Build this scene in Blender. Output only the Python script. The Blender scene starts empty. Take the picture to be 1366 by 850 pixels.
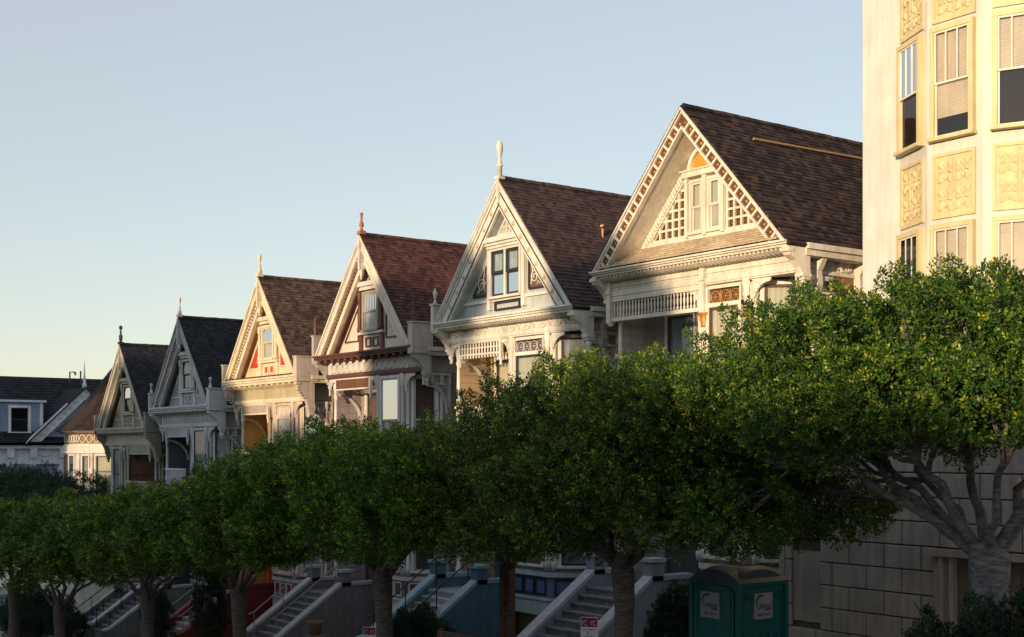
import bpy, bmesh, math, random
import numpy as np
from mathutils import Matrix, Vector
R = math.radians
random.seed(4)
scene = bpy.context.scene
col = scene.collection

# ------------------------------------------------------------------ materials
def srgb(c):
    return tuple((v/255/12.92 if v/255 <= .04045 else ((v/255+.055)/1.055)**2.4) for v in c)

def new_mat(name):
    m = bpy.data.materials.new(name); m.use_nodes = True
    nt = m.node_tree
    return m, nt, nt.nodes, nt.links, nt.nodes['Principled BSDF']

def paint(name, c, rough=.55, var=.16, scale=1.3, bump=.08, metal=0., spec=.35):
    """weathered paint: broad blotches, vertical rain streaks, fine brush grain"""
    m, nt, N, L, b = new_mat(name)
    tc = N.new('ShaderNodeTexCoord')
    n1 = N.new('ShaderNodeTexNoise'); n1.inputs['Scale'].default_value = scale; n1.inputs['Detail'].default_value = 6
    mp = N.new('ShaderNodeMapping'); mp.inputs['Scale'].default_value = (9, 9, .7)
    n2 = N.new('ShaderNodeTexNoise'); n2.inputs['Scale'].default_value = 1.0; n2.inputs['Detail'].default_value = 4
    L.new(tc.outputs['Object'], n1.inputs['Vector']); L.new(tc.outputs['Object'], mp.inputs['Vector'])
    L.new(mp.outputs['Vector'], n2.inputs['Vector'])
    ad = N.new('ShaderNodeMath'); ad.operation = 'MULTIPLY'
    L.new(n1.outputs['Fac'], ad.inputs[0]); L.new(n2.outputs['Fac'], ad.inputs[1])
    r = N.new('ShaderNodeValToRGB')
    r.color_ramp.elements[0].position = .12; r.color_ramp.elements[1].position = .36
    r.color_ramp.elements[0].color = tuple(v*(1-var*1.6) for v in c)+(1,)
    r.color_ramp.elements[1].color = tuple(min(1, v*(1+var*.3)) for v in c)+(1,)
    L.new(ad.outputs[0], r.inputs['Fac']); L.new(r.outputs['Color'], b.inputs['Base Color'])
    b.inputs['Roughness'].default_value = rough; b.inputs['Metallic'].default_value = metal
    b.inputs['Specular IOR Level'].default_value = spec
    n3 = N.new('ShaderNodeTexNoise'); n3.inputs['Scale'].default_value = 40; n3.inputs['Detail'].default_value = 3
    L.new(tc.outputs['Object'], n3.inputs['Vector'])
    bp = N.new('ShaderNodeBump'); bp.inputs['Strength'].default_value = bump; bp.inputs['Distance'].default_value = .02
    L.new(n3.outputs['Fac'], bp.inputs['Height']); L.new(bp.outputs['Normal'], b.inputs['Normal'])
    return m

def shingle(name, c0, c1, c2, cosp, row=.16, brick=.34):
    m, nt, N, L, b = new_mat(name)
    tc = N.new('ShaderNodeTexCoord'); sx = N.new('ShaderNodeSeparateXYZ'); L.new(tc.outputs['Object'], sx.inputs[0])
    ab = N.new('ShaderNodeMath'); ab.operation = 'ABSOLUTE'; L.new(sx.outputs['X'], ab.inputs[0])
    ml = N.new('ShaderNodeMath'); ml.operation = 'MULTIPLY'; ml.inputs[1].default_value = 1/cosp; L.new(ab.outputs[0], ml.inputs[0])
    cb = N.new('ShaderNodeCombineXYZ'); L.new(sx.outputs['Y'], cb.inputs[0]); L.new(ml.outputs[0], cb.inputs[1])
    br = N.new('ShaderNodeTexBrick'); br.offset = .37; br.offset_frequency = 2; br.squash = .8; br.squash_frequency = 3
    br.inputs['Scale'].default_value = 1; br.inputs['Brick Width'].default_value = brick; br.inputs['Row Height'].default_value = row
    br.inputs['Mortar Size'].default_value = .004; br.inputs['Mortar Smooth'].default_value = .1
    br.inputs['Color1'].default_value = (0, 0, 0, 1); br.inputs['Color2'].default_value = (1, 1, 1, 1); br.inputs['Mortar'].default_value = (0, 0, 0, 1)
    L.new(cb.outputs[0], br.inputs['Vector'])
    nz = N.new('ShaderNodeTexNoise'); nz.inputs['Scale'].default_value = .8; nz.inputs['Detail'].default_value = 5; L.new(cb.outputs[0], nz.inputs['Vector'])
    mx = N.new('ShaderNodeMath'); mx.operation = 'MULTIPLY_ADD'; mx.inputs[1].default_value = .55; L.new(br.outputs['Color'], mx.inputs[0])
    sb = N.new('ShaderNodeMath'); sb.operation = 'MULTIPLY'; sb.inputs[1].default_value = .5; L.new(nz.outputs['Fac'], sb.inputs[0]); L.new(sb.outputs[0], mx.inputs[2])
    r = N.new('ShaderNodeValToRGB'); r.color_ramp.elements[0].color = c0+(1,); r.color_ramp.elements[1].color = c2+(1,)
    e = r.color_ramp.elements.new(.5); e.color = c1+(1,); r.color_ramp.elements[0].position = .2; r.color_ramp.elements[-1].position = .85
    L.new(mx.outputs[0], r.inputs['Fac']); L.new(r.outputs['Color'], b.inputs['Base Color'])
    b.inputs['Roughness'].default_value = .85; b.inputs['Specular IOR Level'].default_value = .25
    gr = N.new('ShaderNodeTexNoise'); gr.inputs['Scale'].default_value = 60; L.new(tc.outputs['Object'], gr.inputs['Vector'])
    bp = N.new('ShaderNodeBump'); bp.inputs['Strength'].default_value = .35; bp.inputs['Distance'].default_value = .03
    L.new(gr.outputs['Fac'], bp.inputs['Height']); L.new(bp.outputs['Normal'], b.inputs['Normal'])
    return m

def foliage(name, dark, mid, tip, rough=.42, trans=.25):
    m, nt, N, L, b = new_mat(name)
    at = N.new('ShaderNodeAttribute'); at.attribute_name = 'tint'
    r = N.new('ShaderNodeValToRGB'); r.color_ramp.elements[0].color = dark+(1,); r.color_ramp.elements[1].color = tip+(1,)
    e = r.color_ramp.elements.new(.55); e.color = mid+(1,)
    L.new(at.outputs['Fac'], r.inputs['Fac']); L.new(r.outputs['Color'], b.inputs['Base Color'])
    b.inputs['Roughness'].default_value = rough; b.inputs['Specular IOR Level'].default_value = .28
    t = N.new('ShaderNodeBsdfTranslucent'); L.new(r.outputs['Color'], t.inputs['Color'])
    mx = N.new('ShaderNodeMixShader'); mx.inputs[0].default_value = trans
    out = N['Material Output']
    L.new(b.outputs[0], mx.inputs[1]); L.new(t.outputs[0], mx.inputs[2]); L.new(mx.outputs[0], out.inputs['Surface'])
    return m

def bark_mat(name, c0, c1):
    m, nt, N, L, b = new_mat(name)
    tc = N.new('ShaderNodeTexCoord'); mp = N.new('ShaderNodeMapping'); mp.inputs['Scale'].default_value = (3, 3, 9)
    L.new(tc.outputs['Object'], mp.inputs['Vector'])
    n = N.new('ShaderNodeTexNoise'); n.inputs['Scale'].default_value = 2.2; n.inputs['Detail'].default_value = 8; n.inputs['Roughness'].default_value = .7
    L.new(mp.outputs[0], n.inputs['Vector'])
    r = N.new('ShaderNodeValToRGB'); r.color_ramp.elements[0].position = .38; r.color_ramp.elements[1].position = .66
    r.color_ramp.elements[0].color = c0+(1,); r.color_ramp.elements[1].color = c1+(1,)
    L.new(n.outputs['Fac'], r.inputs['Fac']); L.new(r.outputs['Color'], b.inputs['Base Color']); b.inputs['Roughness'].default_value = .85
    bp = N.new('ShaderNodeBump'); bp.inputs['Strength'].default_value = .6; bp.inputs['Distance'].default_value = .03
    L.new(n.outputs['Fac'], bp.inputs['Height']); L.new(bp.outputs['Normal'], b.inputs['Normal'])
    return m

def glass_mat(name, refl=.28, tint=(.75, .8, .82), wob=.06):
    m, nt, N, L, b = new_mat(name); N.remove(b)
    tr = N.new('ShaderNodeBsdfTransparent'); tr.inputs[0].default_value = tint+(1,)
    gl = N.new('ShaderNodeBsdfGlossy'); gl.inputs['Roughness'].default_value = .03 if wob else .008
    fr = N.new('ShaderNodeFresnel'); fr.inputs[0].default_value = 1.5
    ad = N.new('ShaderNodeMath'); ad.operation = 'ADD'; ad.inputs[1].default_value = refl; ad.use_clamp = True; L.new(fr.outputs[0], ad.inputs[0])
    nz = N.new('ShaderNodeTexNoise'); nz.inputs['Scale'].default_value = 2.2
    bp = N.new('ShaderNodeBump'); bp.inputs['Strength'].default_value = wob; bp.inputs['Distance'].default_value = .03
    L.new(nz.outputs['Fac'], bp.inputs['Height'])
    if wob: L.new(bp.outputs[0], gl.inputs['Normal'])
    mx = N.new('ShaderNodeMixShader'); L.new(ad.outputs[0], mx.inputs[0]); L.new(tr.outputs[0], mx.inputs[1]); L.new(gl.outputs[0], mx.inputs[2])
    L.new(mx.outputs[0], N['Material Output'].inputs['Surface'])
    return m

M = {}
M['glass'] = glass_mat('window_glass', .05)
M['flat_glass'] = glass_mat('flat_glass', .02, (.9, .9, .9), 0)
M['lace'] = paint('lace_curtain', (.55, .58, .6), .9, .25, 5)
M['blind'] = paint('roller_blind', (.62, .58, .48), .9, .08, 2)
M['cream_blind'] = paint('cream_curtain', (.72, .64, .48), .9, .12, 3)
M['red_blind'] = paint('maroon_blind', (.19, .1, .09), .9, .12, 3)
M['tan_blind'] = paint('russet_blind', (.34, .15, .09), .9, .2, 5)
M['slats'] = paint('slat_blind', (.6, .55, .46), .7, .1, 2)
M['room'] = paint('dark_room', (.015, .015, .02), .9, .2, 3)  # near-black paint stands in for the darkness of unlit rooms
M['gold'] = paint('gold_leaf', (.42, .2, .035), .4, .3, 6, spec=.6)
M['rail'] = paint('black_iron', (.02, .022, .026), .45, .2)
M['step'] = paint('stone_step', (.2, .21, .235), .8, .25, 3, .3)
M['rust'] = None

# ------------------------------------------------------------------ mesh builder
class MB:
    def __init__(s, mat=None):
        s.v = []; s.f = []; s.sm = []; s.M = mat
    def add(s, vs, fs, smooth=False):
        o = len(s.v)
        if s.M is not None: vs = [tuple(s.M @ Vector(p)) for p in vs]
        s.v += [tuple(p) for p in vs]
        for f in fs:
            s.f.append([i+o for i in f]); s.sm.append(smooth)
        return s
    def box(s, x0, x1, y0, y1, z0, z1):
        return s.add([(x, y, z) for x in (x0, x1) for y in (y0, y1) for z in (z0, z1)],
                     [(0, 1, 3, 2), (4, 6, 7, 5), (0, 4, 5, 1), (2, 3, 7, 6), (0, 2, 6, 4), (1, 5, 7, 3)])
    def prism(s, poly, ax, a, b):
        n = len(poly)
        def P(p, t):
            return (p[0], t, p[1]) if ax == 'y' else ((t, p[0], p[1]) if ax == 'x' else (p[0], p[1], t))
        vs = [P(p, a) for p in poly]+[P(p, b) for p in poly]
        return s.add(vs, [tuple(range(n)), tuple(range(2*n-1, n-1, -1))]+[(i, (i+1) % n, n+(i+1) % n, n+i) for i in range(n)])
    def bar(s, p, q, w, y0, y1):            # flat bar between 2 points of the xz plane
        p = Vector(p); q = Vector(q); d = (q-p).normalized(); n = Vector((-d.y, d.x))*w/2
        return s.prism([tuple(p+n), tuple(q+n), tuple(q-n), tuple(p-n)], 'y', y0, y1)
    def tube(s, pts, r, n=8, cap=True, smooth=True):
        pts = [Vector(p) for p in pts]; k = len(pts)
        if not hasattr(r, '__len__'): r = [r]*k
        vs = []; ref = Vector((.31, .2, .93)); u = None
        for i, p in enumerate(pts):
            t = (pts[min(i+1, k-1)]-pts[max(i-1, 0)]).normalized()
            if u is None:
                u = t.cross(ref)
                if u.length < .05: u = t.cross(Vector((1, 0, 0)))
            u = (u-t*u.dot(t)).normalized(); w = t.cross(u)
            for j in range(n):
                a = 2*math.pi*j/n; vs.append(p+(u*math.cos(a)+w*math.sin(a))*r[i])
        fs = [(i*n+j, i*n+(j+1) % n, (i+1)*n+(j+1) % n, (i+1)*n+j) for i in range(k-1) for j in range(n)]
        s.add(vs, fs, smooth)
        if cap: s.add(vs[:n], [tuple(range(n-1, -1, -1))]); s.add(vs[-n:], [tuple(range(n))])
        return s
    def lathe(s, c, prof, n=10):            # prof: (radius, z)
        vs = [(c[0]+r*math.cos(2*math.pi*j/n), c[1]+r*math.sin(2*math.pi*j/n), c[2]+z) for r, z in prof for j in range(n)]
        k = len(prof)
        fs = [(i*n+j, i*n+(j+1) % n, (i+1)*n+(j+1) % n, (i+1)*n+j) for i in range(k-1) for j in range(n)]
        fs += [tuple(range(n-1, -1, -1)), tuple(range((k-1)*n, k*n))]
        return s.add(vs, fs, True)
    def knob(s, c, r, fy=.6):               # dome on a wall facing -y
        prof = [(1, 0), (.85, .5), (.5, .85), (.1, 1)]
        vs = [(c[0]+r*a*math.cos(2*math.pi*j/8), c[1]-r*h*fy, c[2]+r*a*math.sin(2*math.pi*j/8)) for a, h in prof for j in range(8)]
        return s.add(vs, [(i*8+j, i*8+(j+1) % 8, (i+1)*8+(j+1) % 8, (i+1)*8+j) for i in range(3) for j in range(8)]+[tuple(range(24, 32))], True)
    def pieces(s):
        """groups of faces that hang together (far apart groups become parts of their own)"""
        nv = len(s.v); par = list(range(nv))
        def find(i):
            while par[i] != i: par[i] = par[par[i]]; i = par[i]
            return i
        for f in s.f:
            a = find(f[0])
            for i in f[1:]: par[find(i)] = a
        isl = {}; 
        for i in range(nv): isl.setdefault(find(i), []).append(i)
        keys = list(isl); k = len(keys)
        if k < 2 or k > 800: return None
        P = np.array(s.v); lo = np.array([P[isl[q]].min(0) for q in keys]); hi = np.array([P[isl[q]].max(0) for q in keys]); size = (hi-lo).max(1)
        gap = np.maximum(0, np.maximum(lo[:, None]-hi[None], lo[None]-hi[:, None])); near = np.sqrt((gap**2).sum(2)) <= np.maximum(.02, .5*np.maximum(size[:, None], size[None]))
        q = list(range(k))
        def f2(i):
            while q[i] != i: q[i] = q[q[i]]; i = q[i]
            return i
        for a, b in zip(*np.nonzero(np.triu(near, 1))): q[f2(int(b))] = f2(int(a))
        lab = {}; out = {}
        for i, key in enumerate(keys):
            for v in isl[key]: lab[v] = f2(i)
        for j, f in enumerate(s.f): out.setdefault(lab[f[0]], []).append(j)
        return list(out.values()) if 1 < len(out) <= 60 else None
    def build(s, name, mat, parent=None, bevel=0):
        pc = s.pieces()
        if pc:
            first = None
            nm = name[:-1] if name.endswith('s') and not name.endswith('ss') else name
            for faces in pc:
                m = MB(); idx = {}
                for j in faces:
                    for v in s.f[j]:
                        if v not in idx: idx[v] = len(m.v); m.v.append(s.v[v])
                    m.f.append([idx[v] for v in s.f[j]]); m.sm.append(s.sm[j])
                o = m.build_one(nm, mat, parent, bevel); first = first or o
            return first
        return s.build_one(name, mat, parent, bevel)
    def build_one(s, name, mat, parent=None, bevel=0):
        me = bpy.data.meshes.new(name); me.from_pydata(s.v, [], s.f)
        bm = bmesh.new(); bm.from_mesh(me); bmesh.ops.recalc_face_normals(bm, faces=bm.faces); bm.to_mesh(me); bm.free()
        me.polygons.foreach_set('use_smooth', s.sm); me.materials.append(mat)
        o = bpy.data.objects.new(name, me); col.objects.link(o)
        if parent is not None: o.parent = parent
        if bevel:
            md = o.modifiers.new('bevel', 'BEVEL'); md.width = bevel; md.segments = 2; md.limit_method = 'ANGLE'
        return o

def tag(o, label=None, cat=None, group=None, kind=None):
    if label: o['label'] = label
    if cat: o['category'] = cat
    if group: o['group'] = group
    if kind: o['kind'] = kind
    return o
def empty(name, loc, rz=0):
    o = bpy.data.objects.new(name, None); col.objects.link(o); o.location = loc; o.rotation_euler.z = rz; o.empty_display_size = .3
    return o
def frame(x, y, deg, z=0): return Matrix.Translation((x, y, z)) @ Matrix.Rotation(R(deg), 4, 'Z')

def ground(x): return .092*(max(-130, min(60, x))+15)

# ------------------------------------------------------------------ carpentry shared by the houses
def siding(mb, x0, x1, z0, z1, y=0, pitch=.2, proud=.022):
    n = max(1, round((z1-z0)/pitch)); p = (z1-z0)/n
    for i in range(n):
        z = z0+i*p
        mb.prism([(y+.01, z), (y-proud, z), (y-.003, z+p), (y+.01, z+p)], 'x', x0, x1)
def lattice(mb, x0, x1, z0, z1, y0, y1, step=.11, w=.028):
    h = z1-z0; k = x0-h
    while k < x1:
        for d in (1, -1):
            a = [k, z0 if d > 0 else z1]; b = [k+h, z1 if d > 0 else z0]
            if a[0] < x0: t = (x0-a[0])/h; a = [x0, a[1]+d*h*t]
            if b[0] > x1: t = (b[0]-x1)/h; b = [x1, b[1]-d*h*t]
            if b[0]-a[0] > .01: mb.bar(a, b, w, y0+(.004 if d > 0 else 0), y1+(.004 if d > 0 else 0))
        k += step
def fan(mb, u, z, du, dz, y0, y1):           # quarter bracket with ribs; du may be negative
    c = []
    for i in range(7):
        t = i/6*math.pi/2; c.append((u+du-du*.86*math.sin(t), z-dz+dz*.86*math.cos(t)) if False else (u+du*(1-.84*math.sin(t)), z-dz*(1-.84*math.cos(t))))
    outer = [(u, z), (u+du, z), (u+du, z-.05)]
    inner = [(u+du*(.96-.8*math.sin(i/6*math.pi/2)), z-dz*(.96-.8*math.cos(i/6*math.pi/2))) for i in range(7)]
    mb.prism(outer+inner+[(u+du*.03, z-dz), (u, z-dz)], 'y', y0+.03, y1)
    for i in range(1, 6):
        t = i/6*math.pi/2
        mb.bar((u+du*.04, z-dz*.04), (u+du*(.9-.72*math.sin(t)), z-dz*(.9-.72*math.cos(t))), .03, y0, y0+.035)
def scrolls(mb, u0, u1, z0, z1, y, n, r=.022, kind='s'):
    w = (u1-u0)/n; h = (z1-z0)
    for i in range(n):
        cx = u0+(i+.5)*w; cz = (z0+z1)/2; fl = -1 if i % 2 else 1
        if kind == 'wreath':
            mb.tube([(cx+.42*h*math.cos(t*math.pi/8), y, cz+.42*h*math.sin(t*math.pi/8)) for t in range(17)], r, 6, False)
            for k in range(6):
                a = k*math.pi/3; mb.knob((cx+.22*h*math.cos(a), y+.01, cz+.22*h*math.sin(a)), .07*h, .7)
            mb.knob((cx, y+.01, cz), .12*h, .8)
            for s in (-1, 1): mb.tube([(cx+.5*w, y, cz+s*.45*h), (cx+.45*w, y, cz+s*.2*h), (cx+.5*w, y, cz)], r*.8, 5, False)
        elif kind == 'leaf':
            for s in (-1, 1):
                mb.tube([(cx, y, z0+.05*h), (cx+s*.3*w, y, cz), (cx+s*.35*w, y, z1-.15*h), (cx+s*.1*w, y, z1-.2*h)], [r, r*1.2, r, r*.6], 6, False)
            mb.tube([(cx, y, z0), (cx, y, z1-.1*h)], [r*1.3, r*.7], 6, False)
        else:
            pts = [(cx+fl*(-.5*w), y, cz-.4*h)]
            for k in range(12):
                a = -math.pi*.6+k*.62; rr = .44*h*(1-k/14)
                pts.append((cx+rr*math.cos(a)*.95, y, cz+fl*rr*math.sin(a)))
            mb.tube(pts, [r*1.2]+[r*(1.1-.05*k) for k in range(12)], 6, False)
            mb.tube([(cx+.1*w, y, cz-fl*.45*h), (cx+.45*w, y, cz-fl*.2*h), (cx+.5*w, y, cz+fl*.2*h)], [r, r*1.2, r*.5], 6, False)

def window(root, Mx, u0, u1, z0, z1, trim, sash, cur='lace', mid=.5, cw=.1, dep=.13, hood=0, sill=True, mull=0, topm=0, label=None, curtain_z=None, sw=.05, glass='glass'):
    c = MB(Mx)
    c.box(u0-cw, u0, -dep, 0, z0, z1); c.box(u1, u1+cw, -dep, 0, z0, z1)
    c.box(u0-cw, u1+cw, -dep-.005, 0, z1, z1+cw)
    if sill: c.box(u0-cw-.03, u1+cw+.03, -dep-.06, 0, z0-.07, z0)
    if hood:
        c.box(u0-cw-.05, u1+cw+.05, -dep-.07, 0, z1+cw, z1+cw+.07); c.box(u0-cw-.1, u1+cw+.1, -dep-.13, 0, z1+cw+.07, z1+cw+.07+hood)
    for k in range(1, mull+1):
        uu = u0+(u1-u0)*k/(mull+1); c.box(uu-.04, uu+.04, -dep, 0, z0, z1)
    w = c.build('window', trim, root)
    if label: w['label'] = label
    s = MB(Mx); p = MB(Mx); zm = z0+(z1-z0)*mid
    edges = [u0+(u1-u0)*k/(mull+1) for k in range(mull+2)]
    for a, b in zip(edges, edges[1:]):
        a2 = a+(.04 if a > u0+.001 else 0)+.004; b2 = b-(.04 if b < u1-.001 else 0)-.004
        for (lo, hi, yy) in ((zm, z1-.004, -dep+.02), (z0+.002, zm+.03, -dep+.055)):
            s.box(a2, a2+sw, yy, yy+.03, lo, hi); s.box(b2-sw, b2, yy, yy+.03, lo, hi)
            s.box(a2+sw, b2-sw, yy, yy+.03, lo, lo+sw*1.1); s.box(a2+sw, b2-sw, yy, yy+.03, hi-sw, hi)
            p.add([(a2+sw-.01, yy+.015, lo+.02), (b2-sw+.01, yy+.015, lo+.02), (b2-sw+.01, yy+.015, hi-.02), (a2+sw-.01, yy+.015, hi-.02)], [(0, 1, 2, 3)])
            if lo == zm:
                for k in range(1, topm+1):
                    uu = a2+(b2-a2)*k/(topm+1); s.box(uu-.014, uu+.014, yy+.002, yy+.028, lo, hi-.01)
    s.build('sash', sash, w); p.build('pane', M[glass], w)
    q = MB(Mx); n = 26; cz0 = z0 if curtain_z is None else curtain_z; flat = cur in ('slats', 'blind', 'red_blind', 'tan_blind', 'room')
    vs = []
    for i in range(n+1):
        u = u0+(u1-u0)*i/n; yy = -.018 if flat else -.022+.016*math.sin(i*1.9+.4*math.sin(i))
        vs += [(u, yy, cz0), (u, yy, z1)]
    if cur == 'slats':
        zz = cz0
        while zz < z1-.01: q.prism([(-.03, zz), (-.018, zz+.034), (-.014, zz+.032), (-.026, zz-.003)], 'x', u0, u1); zz += .036
    else: q.add(vs, [(2*i, 2*i+2, 2*i+3, 2*i+1) for i in range(n)], not flat)
    q.build('curtain' if not flat else 'blind', M[cur], w)  # for 'room' this sheet is painted interior darkness, not a blind
    if curtain_z is not None:
        d = MB(Mx); d.box(u0, u1, -.012, -.004, z0, z1); d.build('dark_room', M['room'], w)
    return w

def rakes(mb, W, A, E, o0, o1, y0, y1, zb=None, sides=(-1, 1)):
    th = math.atan2(A, W); c = math.cos(th); zb = E if zb is None else zb
    za, zc = E+A-o0/c, E+A-o1/c
    xa, xc = (za-zb)/math.tan(th), (zc-zb)/math.tan(th)
    for s in sides: mb.prism([(0, za), (s*xa, zb), (s*xc, zb), (0, zc)], 'y', y0, y1)
def rake_pts(W, A, E, o, step, z_lo, z_hi):
    th = math.atan2(A, W); c = math.cos(th); z = E+A-o/c; t = 0; out = []
    L = (z-E)/math.sin(th)
    while t < L:
        zz = z-t*math.sin(th)
        if z_lo < zz < z_hi: out.append((t*c, zz))
        t += step
    return out, th
def rotbox(mb, x, z, a, w, h, y0, y1):
    ca, sa = math.cos(a), math.sin(a)
    mb.prism([(x+ca*i-sa*j, z+sa*i+ca*j) for i, j in ((-w/2, -h/2), (w/2, -h/2), (w/2, h/2), (-w/2, h/2))], 'y', y0, y1)

def roof_mesh(W, A, E, y0, y1, over=.12, t=.09, course=.145):
    """two slopes made of overlapping shingle courses"""
    mb = MB(); th = math.atan2(A, W); c, s = math.cos(th), math.sin(th)
    L = math.hypot(A, W)+over; n = round(L/course); p = L/n
    for sd in (-1, 1):
        for i in range(n):
            a, b = i*p, (i+1)*p+.02
            def P(d, h): return (sd*(d*c+h*s), E+A-d*s+h*c)
            mb.prism([P(a, -t), P(a, .004), P(min(b, L), .022), P(min(b, L), -t)], 'y', y0, y1)
    return mb
def ridge_caps(mb, E, A, y0, y1, step=.22):
    y = y0
    while y < y1-.05:
        mb.prism([(-.1, E+A-.05), (0, E+A+.06+.012*random.random()), (.1, E+A-.05)], 'y', y, min(y+step*.93, y1)); y += step

FINIAL = {
 'tall':  [(.1, 0), (.1, .45), (.13, .47), (.13, .55), (.06, .6), (.11, .68), (.06, .76), (.07, .85), (.13, 1.15), (.14, 1.35), (.1, 1.55), (.03, 1.62), (0.005, 1.64)],
 'spindle': [(.09, 0), (.1, .08), (.05, .14), (.12, .3), (.1, .42), (.055, .55), (.055, .85), (.08, .88), (.09, .94), (.05, 1.0), (.005, 1.02)],
 'club': [(.1, 0), (.12, .15), (.09, .3), (.05, .36), (.1, .45), (.04, .54), (.05, .66), (.1, .9), (.1, 1.02), (.05, 1.1), (.005, 1.12)],
 'ball': [(.05, 0), (.1, .1), (.12, .3), (.05, .48), (.07, .55), (.04, .62), (.05, .68), (.11, .76), (.11, .83), (.05, .92), (.005, .93)],
 'small': [(.07, 0), (.08, .06), (.04, .1), (.085, .2), (.07, .3), (.04, .36), (.045, .55), (.06, .6), (.005, .66)],
 'urn': [(.07, 0), (.09, .06), (.05, .12), (.04, .22), (.09, .42), (.1, .5), (.06, .58), (.02, .68), (.004, .74)],
}

for k_, zs_, rs_ in (('tall', .66, .72), ('spindle', .62, .7), ('club', .68, .75), ('ball', .85, .8), ('urn', .7, .75)): FINIAL[k_] = [(r*rs_, z*zs_) for r, z in FINIAL[k_]]
FINIAL['stub'] = [(r*.8, z*.6) for r, z in FINIAL['club']]
def panel(mb, x0, x1, z0, z1, y, w=.05, d=.03):
    mb.box(x0, x1, y-d, y, z1-w, z1); mb.box(x0, x1, y-d, y, z0, z0+w); mb.box(x0, x0+w, y-d, y, z0+w, z1-w); mb.box(x1-w, x1, y-d, y, z0+w, z1-w)

def tri_panel(frame_mb, fill_mb, pts, y, w=.07):
    pts = [Vector(p) for p in pts]
    for i in range(3): frame_mb.bar(pts[i], pts[(i+1) % 3], w, y-.035-.001*i, y)
    if fill_mb is not None: fill_mb.prism([tuple(p) for p in pts], 'y', y-.012, y)

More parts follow.
